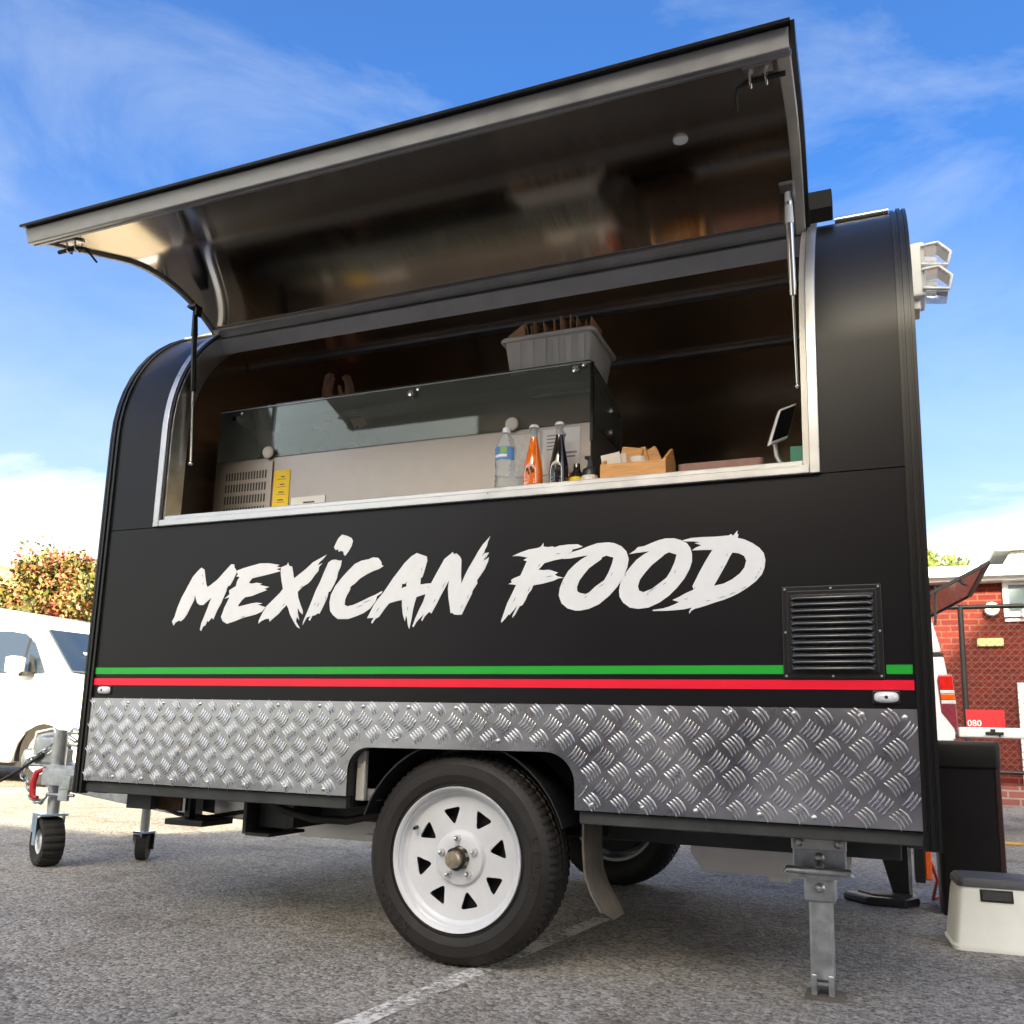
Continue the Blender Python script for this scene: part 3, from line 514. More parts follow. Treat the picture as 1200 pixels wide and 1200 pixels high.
# closing bolts
def bolt(x, s, nm):
    p = hp(x, 1.455, -0.055)
    b = obj('bolt', MB().tube([p+Vector((s*0.062, -0.004, 0)), p+Vector((-s*0.02, -0.004, 0)), p+Vector((-s*0.045, 0.002, -0.004)), p+Vector((-s*0.052, 0.018, -0.016)), p+Vector((-s*0.052, 0.045, -0.03))], [0.0065, 0.0065, 0.004, 0.0035, 0.0035], 10), 'dark_steel', H, smooth=50)
    obj('bolt_plate', shell(MB(), x-0.03, x+0.035, [(0, 1.425, -1, 0), (0, 1.47, -1, 0)], -0.031, -0.036, hrot), 'aluminium', b)
    for q in (-0.015, 0.02): obj('bolt_guide', MB().tube([p+Vector((q, -0.016, 0.016)), p+Vector((q, -0.014, -0.008)), p+Vector((q, 0.004, -0.010)), p+Vector((q, 0.010, 0.018))], 0.003, 6), 'chrome', b, smooth=50)
bolt(XS1-0.075, 1, 'r'); bolt(XS0+0.06, -1, 'l')
pk = hp(2.165, 1.79, -0.030)
nrm = (hp(2.165, 1.79, -0.05)-pk).normalized(); q = nrm.to_track_quat('Z', 'Y').to_matrix()
m_ = MB().lathe([(0, 0.011), (0.012, 0.010), (0.019, 0.006), (0.021, 0)], (0, 0, 0), 'Z', 20)
obj('puck_light', MB().add([q @ Vector(v)+pk for v in m_.v], m_.f), 'white_plastic', H, smooth=50)
# gas struts
def strut(x, a, b, dark, nm):
    a, b = Vector(a), Vector(b); mid = a.lerp(b, 0.53)
    s = obj('gas_strut', MB().tube([a.lerp(b, 0.05), mid], 0.0105 if not dark else 0.010, 12), 'black_paint' if dark else 'chrome', T, smooth=50)
    obj('strut_rod', MB().tube([mid, b], 0.0045, 10), 'chrome' if not dark else 'aluminium', s, smooth=50)
    obj('strut_end', MB().tube([a, a.lerp(b, 0.16)], [0.009, 0.0125], 12), 'white_plastic' if not dark else 'black_paint', s, smooth=50)
    obj('ball_joint', MB().lathe([(0, -0.009), (0.007, -0.006), (0.009, 0), (0.007, 0.006), (0, 0.009)], b, 'Z', 12), 'chrome', s, smooth=60)
    obj('strut_bracket', MB().box(a.x-0.022, a.x+0.016, a.y-0.02, a.y+0.02, a.z+0.012, a.z+0.022).box(a.x+0.012, a.x+0.018, a.y-0.014, a.y+0.014, a.z-0.02, a.z+0.012), 'aluminium' if not dark else 'black_paint', s)
strut(2.415, (2.412, -0.03, 2.145), (2.414, 0.085, 1.625), False, 'r')
strut(0.29, (0.276, 0.035, 2.178), (0.281, 0.078, 1.600), True, 'l')
# hinge cover channel and drip rails on the roof
cvp = [(0.245, 2.20), (0.225, 2.235), (0.225, 2.292), (0.262, 2.305), (0.30, 2.292), (0.30, 2.235), (0.29, 2.233), (0.29, 2.285), (0.262, 2.295), (0.235, 2.285), (0.235, 2.237), (0.25, 2.21)]
hc = obj('hinge_cover', MB().prism([cvp], lambda u, v, d: (0.20+d, u, v), 2.315), 'matt_black', T)
obj('cover_cap', MB().prism([[(0.236, 2.236), (0.236, 2.284), (0.262, 2.294), (0.289, 2.284), (0.289, 2.236)]], lambda u, v, d: (2.500+d, u, v), 0.008), 'dark_steel', hc)
for x0, x1 in ((2.520, L-0.008), (-0.004, 0.175)):
    obj('drip_rail', MB().tube([(x0, 0.288, 2.222), (x1, 0.288, 2.222)], 0.009, 10), 'aluminium', T, smooth=50)
# ---- interior
obj('ceiling_lining', shell(MB(), 0.004, L-0.004, [p for p in [(y, z, ny, nz) for (y, z, ny, nz) in (prof(0, 90, 10, a0=58) + [(BW-y, z, -ny, nz) for (y, z, ny, nz) in reversed(prof(0.5, 90, 12))])]], -0.042, -0.046), 'interior_steel', T, smooth=40)
ip = [(0.05, 0.5)] + [(y-ny*0.047, z-nz*0.047) for (y, z, ny, nz) in full_prof(0.5, 12)][1:-1] + [(BW-0.05, 0.5)]
for x in (0.006, L-0.012): obj('end_lining', MB().prism([ip], lambda u, v, d, x=x: (x+d, u, v), 0.006), 'interior_steel', T)
cr_ = obj('ceiling_rib', B(0.015, L-0.014, 0.652, 0.692, 2.236, 2.256), 'grey_frame', T, bev=0.006)
obj('ceiling_rib', B(0.015, L-0.014, 1.14, 1.18, 2.236, 2.256), 'grey_frame', T, bev=0.006)
obj('end_wall_rail', B(L-0.030, L-0.0125, 0.10, 1.70, 1.905, 1.925), 'dark_steel', T)
obj('floor', B(0.0, L, 0.31, BW-0.31, 0.462, 0.498), 'tank_steel', T)
ct = obj('serving_counter', B(0.045, L-0.02, 0.071, 0.50, 1.345, 1.383), 'case_steel', T)
obj('counter_cabinet', B(0.06, L-0.03, 0.10, 0.48, 0.66, 1.344), 'interior_steel', ct)
fx_ = obj('fire_extinguisher', MB().lathe([(0, 0), (0.05, 0.01), (0.05, 0.28), (0.03, 0.33), (0.012, 0.35), (0.012, 0.40), (0, 0.40)], (0.060, 1.35, 1.62), 'Z', 16), 'red_handle', None, smooth=50)
tag(fx_, 'red fire extinguisher hanging on the dark inner end wall of the trailer', 'extinguisher')

# ------------------------------------------------------------------ running gear
WX, WZ, WR = 1.448, 0.297, 0.302
TYRE = [(0.186, 0.028), (0.192, 0.014), (0.203, 0.009), (0.208, 0.0065), (0.209, 0.0085), (0.213, 0.0085), (0.214, 0.0045), (0.225, 0.001), (0.236, -0.0015), (0.2365, -0.0005), (0.264, 0.0005), (0.2645, -0.0005), (0.270, 0.003), (0.284, 0.014), (0.292, 0.026), (0.298, 0.036), (0.2995, 0.052), (0.2935, 0.0535), (0.2935, 0.058), (0.301, 0.0595), (0.302, 0.078), (0.2955, 0.0795), (0.2955, 0.084), (0.302, 0.0855),
        (0.302, 0.103), (0.2955, 0.1045), (0.2955, 0.109), (0.301, 0.1105), (0.2995, 0.132), (0.2935, 0.1335), (0.2935, 0.138), (0.298, 0.150), (0.292, 0.160), (0.284, 0.172), (0.270, 0.181), (0.250, 0.187), (0.225, 0.184), (0.205, 0.177), (0.192, 0.170), (0.186, 0.158)]
def tyre_mod(q, j, r):
    q -= 7
    if 7 <= q <= 9 or 22 <= q <= 24: return r-(0.0048 if j % 3 == 0 else 0)
    if 12 <= q <= 13 or 20 <= q <= 21: return r-(0.004 if j % 3 == 1 else 0)
    return r
def wheel(y0, s):
    """built about its own centre; s=+1 has its outer face towards -Y"""
    w = obj('wheel', MB().lathe([(r, s*h) for r, h in [(0.199, 0.004), (0.2005, 0.010), (0.193, 0.014), (0.186, 0.018), (0.184, 0.028), (0.179, 0.034), (0.174, 0.0365), (0.171, 0.044), (0.170, 0.10), (0.180, 0.165), (0.199, 0.172)]], (0, 0, 0), 'Y', 64), 'white_rim', T, smooth=40)
    w.location = (WX, y0, WZ)
    ty = obj('tyre', MB().lathe([(r, s*h) for r, h in TYRE], (0, 0, 0), 'Y', 240, mod=tyre_mod), 'rubber', w, smooth=28)
    # rim flange bead
    obj('rim_flange', MB().lathe([(r, s*h) for r, h in [(0.190, 0.012), (0.197, 0.001), (0.2015, 0.000), (0.203, 0.006), (0.200, 0.012)]], (0, 0, 0), 'Y', 72), 'white_rim', w, smooth=60)
    # disc with eight triangular windows
    outer = [(0.1735*math.cos(2*math.pi*i/72), 0.1735*math.sin(2*math.pi*i/72)) for i in range(72)]
    holes = []
    for k in range(8):
        a = 2*math.pi*k/8+R(14); c, sn = math.cos(a), math.sin(a); tri = [(0.092, 0.0), (0.142, -0.030), (0.142, 0.030)]; lp = []
        for i in range(3):      # rounded corners
            p0, p1, p2 = Vector(tri[i-1]), Vector(tri[i]), Vector(tri[(i+1) % 3])
            u = (p0-p1).normalized(); v = (p2-p1).normalized(); rr = 0.012
            for t in (0, 0.33, 0.67, 1): lp.append((p1+u*rr)*(1-t)**2+p1*2*t*(1-t)+(p1+v*rr)*t*t)
        holes.append([(q.x*c-q.y*sn, q.x*sn+q.y*c) for q in lp])
    hubh = [(0.035*math.cos(2*math.pi*i/24), 0.035*math.sin(2*math.pi*i/24)) for i in range(24)]
    def dish(u, v, d):
        r = math.hypot(u, v); return (u, s*(0.038+d), v)
    disc = obj('rim_disc', MB().prism([outer]+holes+[hubh], dish, 0.004), 'white_rim', w, bev=0.002)
    obj('hub_plate', MB().lathe([(r, s*h) for r, h in [(0.034, 0.024), (0.066, 0.0235), (0.074, 0.027), (0.079, 0.0375)]], (0, 0, 0), 'Y', 48), 'white_rim', disc, smooth=40)
    obj('brake_drum', MB().lathe([(r, s*h) for r, h in [(0, 0.075), (0.155, 0.075), (0.155, 0.14), (0, 0.14)]], (0, 0, 0), 'Y', 32), 'dark_steel', w)
    obj('hub_cap', MB().lathe([(r, s*h) for r, h in [(0, -0.022), (0.020, -0.021), (0.0235, -0.017), (0.0245, 0.008), (0.032, 0.010), (0.034, 0.026)]], (0, 0, 0), 'Y', 28), 'bronze_cap', w, smooth=35)
    obj('hub_ring', MB().lathe([(r, s*h) for r, h in [(0.0246, 0.004), (0.033, 0.004), (0.036, 0.0235)]], (0, 0, 0), 'Y', 8), 'dark_steel', w)
    nt = None
    for k in range(5):
        a = 2*math.pi*k/5+R(90+4); p = (0.055*math.cos(a), s*0.022, 0.055*math.sin(a))
        if nt is None: nt = obj('lug_nut', MB().lathe([(r, s*h) for r, h in [(0, -0.016), (0.006, -0.015), (0.0085, -0.010), (0.0095, -0.0), (0.012, 0.003)]], (0, 0, 0), 'Y', 6), 'chrome', w); nt.location = p
        else: link_copy(nt, p)
    a = R(152); obj('valve', MB().tube([(0.166*math.cos(a), s*0.045, 0.166*math.sin(a)), (0.160*math.cos(a), s*0.012, 0.160*math.sin(a))], 0.005, 8), 'rubber', w)
    return w
w1 = wheel(0.012, 1)
# raised sidewall lettering
def wheel_text(txt, a0, da, rad, size, flip=False):
    for i, ch in enumerate(txt):
        if ch == ' ': continue
        cu = bpy.data.curves.new('letter', 'FONT'); cu.body = ch; cu.size = size; cu.extrude = 0.0012; cu.align_x = 'CENTER'; cu.align_y = 'CENTER'
        o = bpy.data.objects.new('letter', cu); COL.objects.link(o)
        me = bpy.data.meshes.new_from_object(o.evaluated_get(bpy.context.evaluated_depsgraph_get())); bpy.data.objects.remove(o); bpy.data.curves.remove(cu)
        a = R(a0+da*i); mm = bpy.data.objects.new('sidewall_letter', me); COL.objects.link(mm); me.materials.clear(); me.materials.append(M['emboss_rubber']); mm.parent = w1
        p = Vector((rad*math.cos(a), -0.0022, rad*math.sin(a)))
        mm.matrix_local = Matrix.Translation(p) @ Matrix.Rotation(-(a-math.pi/2), 4, 'Y') @ Matrix.Rotation(R(90), 4, 'X')
wheel_text('KENDA', 16, -8.0, 0.250, 0.036)
wheel_text('KENDA', -128, -8.0, 0.250, 0.036)
w2 = wheel(BW-0.012, -1)
obj('axle', MB().tube([(WX, 0.13, WZ), (WX, BW-0.13, WZ)], 0.035, 14), 'dark_steel', T)
# wheel arch box
arch = MB()
arch.box(1.075, 1.083, 0.036, 0.30, 0.42, 0.60).box(1.812, 1.820, 0.036, 0.30, 0.42, 0.60)
arch.box(1.075, 1.820, 0.29, 0.298, 0.36, 0.64).box(1.075, 1.820, 0.036, 0.289, 0.632, 0.640)
obj('wheel_arch', arch, 'dark_plastic', T)
gl_ = [(r_*math.cos(R(a)), r_*math.sin(R(a))) for r_ in (0.335,) for a in range(20, 161, 10)]
obj('mudguard', shell(MB(), 0.030, 0.21, [(x, z, 0, 0) for x, z in gl_], 0, 0) if False else MB().loft([[(WX+r_*math.cos(R(a)), y, WZ+r_*math.sin(R(a))) for (r_, y) in ((0.332, 0.028), (0.332, 0.22), (0.337, 0.22), (0.337, 0.028))] for a in range(18, 163, 8)]), 'dark_plastic', T, smooth=30)
obj('arch_post', B(1.087, 1.118, 0.04, 0.06, 0.44, 0.592), 'beige_frame', T, bev=0.004)
obj('arch_post_foot', B(1.087, 1.150, 0.062, 0.10, 0.44, 0.475), 'grey_frame', T)
# chassis
obj('floor_frame', MB().box(-0.01, 1.074, 0.012, 0.06, 0.415, 0.452).box(1.821, L+0.01, 0.012, 0.06, 0.418, 0.452).box(-0.01, L+0.01, BW-0.06, BW-0.012, 0.408, 0.452).box(-0.01, 0.05, 0.061, BW-0.061, 0.408, 0.452).box(L-0.04, L+0.01, 0.061, BW-0.061, 0.408, 0.452), 'chassis_grey', T, bev=0.003)
obj('underfloor', B(0.051, L-0.041, 0.30, BW-0.30, 0.43, 0.460), 'dark_steel', T)
for y in (0.34, BW-0.40): obj('chassis_rail', B(0.051, L-0.05, y, y+0.06, 0.345, 0.429), 'chassis_grey', T, bev=0.004)
for y, s in ((0.30, 1), (BW-0.30, -1)):   # A-frame drawbar
    d = Vector((-1.15, BW/2-0.05*s, 0.385))-Vector((0.25, y, 0.365)); c = Vector((0.25, y, 0.365))+d/2
    obj('drawbar', MB().obox(c, (d.length, 0.05, 0.09), d.to_track_quat('X', 'Z').to_matrix()), 'galv', T, bev=0.004)
obj('cross_member', B(-0.75, -0.69, 0.56, 1.26, 0.36, 0.42), 'galv', T, bev=0.004)
obj('clamp_block', B(-0.98, -0.70, 0.66, 0.70, 0.365, 0.44), 'galv', T, bev=0.004)
obj('hitch_plate', B(-1.28, -0.92, 0.80, 1.0, 0.44, 0.452), 'galv', T, bev=0.002)
cp = obj('coupling', MB().box(-1.30, -1.12, 0.86, 0.95, 0.453, 0.52).lathe([(0.0, 0.0), (0.055, 0.0), (0.06, 0.04), (0.05, 0.08), (0.0, 0.10)], (-1.33, 0.905, 0.43), 'Z', 20), 'galv', T, smooth=40, bev=0.006)
obj('coupling_handle', MB().tube([(-1.28, 0.86, 0.53), (-1.20, 0.84, 0.585), (-1.08, 0.84, 0.60), (-1.0, 0.85, 0.56)], 0.011, 10), 'aluminium', cp, smooth=50)
obj('coupling_handle', MB().tube([(-1.25, 0.95, 0.52), (-1.14, 0.95, 0.62), (-1.02, 0.94, 0.60), (-0.98, 0.92, 0.50)], 0.009, 10), 'aluminium', cp, smooth=50)
obj('override_brake', MB().box(-1.16, -0.98, 0.75, 0.79, 0.452, 0.58), 'galv', cp, bev=0.012)
obj('handbrake_lever', MB().tube([(-0.80, 0.85, 0.43), (-0.90, 0.88, 0.72)], 0.009, 8), 'maroon', T, smooth=50)
obj('draw_plate', MB().prism([[(-0.82, 0.42), (-0.70, 0.42), (-0.66, 0.55), (-0.72, 0.50)]], lambda u, v, d: (u, 0.80+d, v), 0.01), 'galv', T)
for z in (0.545, 0.60): obj('nose_rail', MB().tube([(-0.93, 0.74, z), (-0.02, 0.52, z+0.01)], 0.007, 8), 'galv', T, smooth=50)
# jockey wheel
JX, JY = -0.985, 0.735
jw = obj('jockey_wheel', MB().tube([(JX+0.015, JY, 0.235), (JX+0.015, JY, 0.615)], 0.027, 16), 'galv', T, smooth=50)
obj('jockey_outer_tube', MB().tube([(JX+0.015, JY, 0.335), (JX+0.015, JY, 0.60)], 0.0325, 16), 'galv', jw, smooth=50)
m_ = MB().box(-0.055, 0.07, -0.058, 0.058, 0.226, 0.236).box(-0.05, -0.005, -0.062, -0.058, 0.15, 0.236).box(-0.02, 0.02, -0.062, -0.058, 0.095, 0.236).box(-0.02, 0.02, 0.058, 0.062, 0.095, 0.236)
_r = Matrix.Rotation(R(-24), 3, 'Z'); obj('jockey_fork', MB().add([_r @ Vector(v)+Vector((JX, JY, 0)) for v in m_.v], m_.f), 'blue_fork', jw, bev=0.003)
def jt(q, j, r): return r-(0.006 if (j % 3 == 0 and 2 <= q <= 6) else 0)
JT = [(0.055, -0.040), (0.090, -0.050), (0.106, -0.045), (0.110, -0.034), (0.112, 0), (0.110, 0.034), (0.106, 0.045), (0.090, 0.050), (0.055, 0.040)]
rot = Matrix.Rotation(R(-24), 3, 'Z')
m_ = MB().lathe(JT, (0, 0, 0), 'Y', 60, mod=jt)
jty = obj('jockey_tyre', MB().add([rot @ Vector(v)+Vector((JX, JY, 0.110)) for v in m_.v], m_.f), 'tread_rubber', jw, smooth=28)
m_ = MB().lathe([(0, -0.03), (0.02, -0.038), (0.03, -0.030), (0.05, -0.028), (0.056, -0.036), (0.056, 0.036), (0.03, 0.03), (0, 0.035)], (0, 0, 0), 'Y', 24)
obj('jockey_rim', MB().add([rot @ Vector(v)+Vector((JX, JY, 0.110)) for v in m_.v], m_.f), 'white_rim', jw, smooth=40)
obj('jockey_clamp', MB().box(JX-0.03, JX+0.24, JY-0.045, JY-0.02, 0.385, 0.455).box(JX+0.10, JX+0.16, JY-0.06, JY-0.046, 0.30, 0.384).tube([(JX+0.02, JY-0.05, 0.325), (JX+0.19, JY-0.05, 0.325)], 0.008, 8), 'galv', jw, bev=0.002)
obj('clamp_handle', MB().tube([(JX-0.01, JY-0.045, 0.44), (JX-0.045, JY-0.06, 0.42), (JX-0.062, JY-0.06, 0.37), (JX-0.055, JY-0.06, 0.31), (JX-0.03, JY-0.055, 0.305)], [0.008, 0.013, 0.015, 0.014, 0.01], 10), 'red_handle', jw, smooth=60)
# safety chain
path = [Vector(p) for p in [(-1.02, 0.76, 0.56), (-1.10, 0.74, 0.50), (-1.17, 0.73, 0.46), (-1.19, 0.73, 0.40), (-1.13, 0.72, 0.36), (-1.10, 0.715, 0.31), (-1.05, 0.70, 0.285), (-0.99, 0.685, 0.29), (-0.955, 0.685, 0.325)]]
seg = []
for a, b in zip(path, path[1:]):
    n = max(1, round((b-a).length/0.030)); seg += [a.lerp(b, i/n) for i in range(n)]
ch = None
for i, (a, b) in enumerate(zip(seg, seg[1:])):
    if ch is None:
        pts = [(0.026*math.cos(t)*0.9, 0.0115*math.sin(t), 0) for t in [2*math.pi*k/12 for k in range(12)]]
        ch = obj('chain_link', MB().tube(pts, 0.0042, 6, closed=True), 'galv', T, smooth=60); o = ch
    else: o = link_copy(ch)
    qd = (b-a).to_track_quat('X', 'Z').to_matrix() @ Matrix.Rotation(R(90*(i % 2)+20), 3, 'X')
    o.matrix_local = Matrix.Translation((a+b)/2) @ qd.to_4x4()
obj('breakaway_cable', MB().tube([(-1.08, 0.74, 0.50), (-1.20, 0.72, 0.42), (-1.31, 0.70, 0.36), (-1.36, 0.69, 0.30)], 0.007, 8), 'rubber', T, smooth=50)
obj('cable_plug', MB().tube([(-1.325, 0.70, 0.34), (-1.36, 0.69, 0.27)], 0.022, 10), 'dark_plastic', T, smooth=50)
obj('brake_cable', MB().tube([(-1.22, 0.80, 0.52), (-1.16, 0.76, 0.60), (-1.04, 0.75, 0.62), (-0.98, 0.75, 0.55), (-1.06, 0.75, 0.50)], 0.006, 8), 'white_plastic', T, smooth=50)
# second small stand wheel
sw = obj('stand_wheel', MB().tube([(-0.765, 1.10, 0.13), (-0.765, 1.10, 0.42)], 0.021, 14), 'galv', T, smooth=50)
m_ = MB().lathe([(0.01, -0.026), (0.04, -0.028), (0.060, -0.024), (0.064, 0), (0.060, 0.024), (0.04, 0.028), (0.01, 0.026)], (0, 0, 0), 'Y', 24); rot = Matrix.Rotation(R(-60), 3, 'Z')
obj('stand_tyre', MB().add([rot @ Vector(v)+Vector((-0.765, 1.10, 0.064)) for v in m_.v], m_.f), 'tread_rubber', sw, smooth=30)
obj('stand_fork', MB().box(-0.80, -0.73, 1.06, 1.14, 0.128, 0.138).box(-0.80, -0.745, 1.062, 1.068, 0.05, 0.128).box(-0.785, -0.73, 1.132, 1.138, 0.05, 0.128), 'chrome', sw, bev=0.002)
# underside: tanks, brackets, hoses
def tank(name, x0, x1, y0, y1, z0, z1, c, m):
    return obj(name, MB().prism([[(x0, z1), (x0, z0+c), (x0+c*0.75, z0), (x1-c*0.75, z0), (x1, z0+c), (x1, z1)]], lambda u, v, d: (u, y0+d, v), y1-y0), m, T, bev=0.003)
tk = tank('water_tank', 2.045, 2.50, 0.40, 1.25, 0.268, 0.428, 0.05, 'tank_steel')
obj('drain_fitting', B(2.27, 2.33, 0.41, 0.46, 0.252, 0.272), 'tank_steel', tk, bev=0.002); obj('drain_tap', MB().tube([(2.40, 0.55, 0.268), (2.40, 0.55, 0.235), (2.44, 0.52, 0.23)], 0.012, 8), 'dark_steel', tk)
tk = tank('waste_tank', 0.52, 1.12, 0.50, 1.25, 0.258, 0.428, 0.06, 'tank_steel')
obj('drain_fitting', B(0.86, 0.92, 0.49, 0.53, 0.262, 0.286), 'tank_steel', tk, bev=0.002)
obj('equipment_box', MB().box(0.33, 0.585, 0.30, 0.48, 0.325, 0.41), 'tank_steel', T, bev=0.003)
obj('equipment_box', MB().box(0.61, 0.735, 0.20, 0.45, 0.318, 0.415), 'chassis_grey', T, bev=0.003)
obj('frame_bracket', MB().box(0.59, 0.603, 0.14, 0.34, 0.30, 0.42).box(0.603, 0.70, 0.14, 0.34, 0.295, 0.305).box(0.738, 0.765, 0.18, 0.46, 0.325, 0.425), 'dark_steel', T)
obj('support_bar', MB().box(0.27, 0.435, 0.12, 0.28, 0.312, 0.332).box(0.30, 0.325, 0.18, 0.21, 0.332, 0.41), 'black_paint', T, bev=0.003)
obj('rusty_plate', B(0.20, 0.30, 0.16, 0.17, 0.355, 0.40), 'rust', T)
obj('frame_gusset', B(0.11, 0.22, 0.10, 0.14, 0.36, 0.41), 'chassis_grey', T)
obj('hose', MB().tube([(0.75, 0.075, 0.415), (0.80, 0.09, 0.39), (0.88, 0.12, 0.368), (1.0, 0.14, 0.366), (1.10, 0.15, 0.39), (1.16, 0.15, 0.42)], 0.013, 10), 'rubber', T, smooth=60)
for i in range(3):
    y = 0.30+0.12*i; obj('cable', MB().tube([(-0.02, y, 0.405), (0.1, y-0.04, 0.36), (0.22, y-0.06, 0.335+0.01*i), (0.34, y-0.04, 0.33), (0.5, y, 0.36)], 0.008, 6), 'rubber', T, smooth=60)
# mud flap behind the wheel
fp_ = [(1.800, 0.440), (1.800, 0.34), (1.806, 0.27), (1.826, 0.22), (1.855, 0.175), (1.872, 0.148)]
secs = []
for i, (x, z) in enumerate(fp_):
    y0, y1 = (0.10, 0.275) if i < 5 else (0.16, 0.265)
    secs.append([(x, y0, z), (x, y1, z), (x+0.006, y1, z+0.002), (x+0.006, y0, z+0.002)])
obj('mud_flap', MB().loft(secs), 'mudflap', T, smooth=30)
# near drop leg
DX, DY = 2.424, 0.235
dl = obj('drop_leg', B(DX-0.030, DX+0.030, DY-0.03, DY+0.03, 0.045, 0.262), 'galv', T, bev=0.006)
obj('leg_tip', MB().box(DX-0.028, DX-0.014, DY-0.032, DY+0.02, 0.008, 0.06).box(DX+0.014, DX+0.028, DY-0.032, DY+0.02, 0.008, 0.06).tube([(DX-0.028, DY-0.01, 0.035), (DX+0.028, DY-0.01, 0.035)], 0.012, 10), 'galv', dl, bev=0.002)
obj('foot_plate', B(DX-0.045, DX+0.052, DY-0.045, DY+0.05, 0.0, 0.007), 'mudflap', dl)
obj('leg_sleeve', B(DX-0.040, DX+0.040, DY-0.038, DY+0.034, 0.242, 0.312), 'galv', dl, bev=0.005)
obj('leg_bracket', MB().box(DX-0.068, DX+0.068, DY-0.020, DY-0.008, 0.325, 0.420), 'galv', dl, bev=0.004)
obj('leg_bracket_top', MB().box(DX-0.070, DX+0.070, DY-0.030, DY-0.021, 0.372, 0.432), 'tank_steel', dl, bev=0.003)
obj('leg_handle', MB().tube([(DX-0.080, DY-0.06, 0.316), (DX-0.080, DY-0.06, 0.323), (DX+0.080, DY-0.06, 0.323), (DX+0.080, DY-0.06, 0.316)], 0.0095, 12).box(DX-0.05, DX+0.05, DY-0.052, DY-0.02, 0.302, 0.312).tube([(DX, DY-0.06, 0.323), (DX, DY-0.03, 0.335)], 0.014, 10), 'galv', dl, smooth=50)
for x, z in ((DX-0.050, 0.392), (DX+0.050, 0.392), (DX, 0.352), (DX, 0.278)):
    obj('leg_bolt', MB().lathe([(0, -0.011), (0.007, -0.010), (0.010, -0.004), (0.014, 0.0)], (x, DY-0.031 if z > .38 else (DY-0.021 if z > .3 else DY-0.039), z), 'Y', 10), 'aluminium', dl)
# far drop leg with pad
FX, FY = 2.60, 1.86
fl = obj('drop_leg', MB().prism([[(FX-0.055, 0.42), (FX-0.045, 0.20), (FX+0.0, 0.035), (FX+0.062, 0.03), (FX+0.062, 0.42)]], lambda u, v, d: (u, FY+d, v), 0.02), 'dark_plastic', T)
obj('leg_edge', B(FX+0.063, FX+0.075, FY-0.01, FY+0.03, 0.03, 0.42), 'galv', fl)
obj('foot_pad', MB().prism([[(FX-0.20, FY-0.02), (FX-0.10, FY-0.13), (FX+0.05, FY-0.13), (FX+0.10, FY-0.03), (FX+0.09, FY+0.12), (FX-0.06, FY+0.12)]], lambda u, v, d: (u, v, d+0.0), 0.035), 'dark_plastic', fl, bev=0.01)
obj('foot_pad_top', MB().prism([[(FX-0.14, FY-0.0), (FX-0.08, FY-0.08), (FX+0.04, FY-0.08), (FX+0.07, FY-0.02), (FX+0.06, FY+0.08), (FX-0.05, FY+0.08)]], lambda u, v, d: (u, v, d+0.0351), 0.006), 'chassis_grey', fl)
obj('rear_beam', B(2.30, L-0.05, 1.40, 1.46, 0.335, 0.428), 'dark_steel', T)
# rear lamp below the back edge
ra = obj('rear_lamp', B(L+0.0, L+0.035, 1.36, 1.52, 0.155, 0.37), 'black_paint', T, bev=0.004)
obj('amber_lens', B(L+0.0355, L+0.058, 1.37, 1.51, 0.165, 0.325), 'lens_amber', ra, bev=0.005)
obj('lamp_bracket', B(L-0.03, L+0.02, 1.40, 1.48, 0.36, 0.44), 'dark_steel', ra)
# weatherproof outlet on the rear wall
OX = L+0.043
pb = obj('power_outlet', B(OX-0.035, OX+0.052, 0.50, 0.62, 2.040, 2.222), 'white_plastic', T, bev=0.006)
obj('outlet_gland', MB().box(OX+0.0, OX+0.035, 0.52, 0.60, 2.005, 2.044), 'lens_grey', pb, bev=0.004)
for z0 in (2.06, 2.14):
    fr = MB()
    P = [Vector((OX+0.041, 0.495, z0)), Vector((OX+0.115, 0.50, z0-0.012)), Vector((OX+0.125, 0.50, z0+0.03)), Vector((OX+0.09, 0.50, z0+0.068)), Vector((OX+0.041, 0.495, z0+0.062))]
    fr.loft([[p+Vector((0, 0, 0)) for p in P], [p+Vector((0, 0.11, 0)) for p in P]])
    fl_ = obj('outlet_cover', fr, 'clear_plastic', pb, bev=0.004)
    obj('cover_rim', MB().tube([p+Vector((0.001, -0.002, 0)) for p in P], 0.0055, 8), 'white_plastic', fl_, smooth=50)
    obj('plug', MB().tube([(OX+0.041, 0.55, z0+0.03), (OX+0.085, 0.55, z0+0.02)], 0.018, 12), 'white_plastic', fl_, smooth=50)

# ------------------------------------------------------------------ things on the counter
ZK = 1.3835
# refrigerated prep case
FX0, FX1, FY0, FY1 = 0.215, 1.752, 0.285, 0.66
pc = thing('prep_fridge', 'stainless refrigerated prep case with glass guard behind the serving sill', 'fridge', (0, 0, 0))
obj('case_body', B(FX0, FX1, FY0, FY1, ZK, 1.668), 'case_steel', pc, bev=0.003)
ga = obj('air_grille', B(0.245, 0.492, FY0-0.008, FY0-0.0005, ZK+0.01, 1.652), 'case_steel', pc, bev=0.002)
sl = MB()
for r_ in range(4):
    for k in range(15):
        x = 0.276+k*0.0132; z = 1.447+r_*0.0465; sl.box(x, x+0.0062, FY0-0.0092, FY0-0.0075, z, z+0.031)
tag(obj('slots', sl, 'ink', ga), kind='stuff')
sk = obj('yellow_sticker', B(0.50, 0.572, FY0-0.003, FY0-0.0005, 1.437, 1.612), 'label_yellow', pc)
im = MB()
for k in range(5):
    im.box(0.517, 0.555, FY0-0.0038, FY0-0.003, 1.455+k*0.03, 1.457+k*0.03); im.box(0.520+0.003*k, 0.548, FY0-0.0038, FY0-0.003, 1.463+k*0.03, 1.468+k*0.03)
obj('sticker_print', im, 'tray_brown', sk)
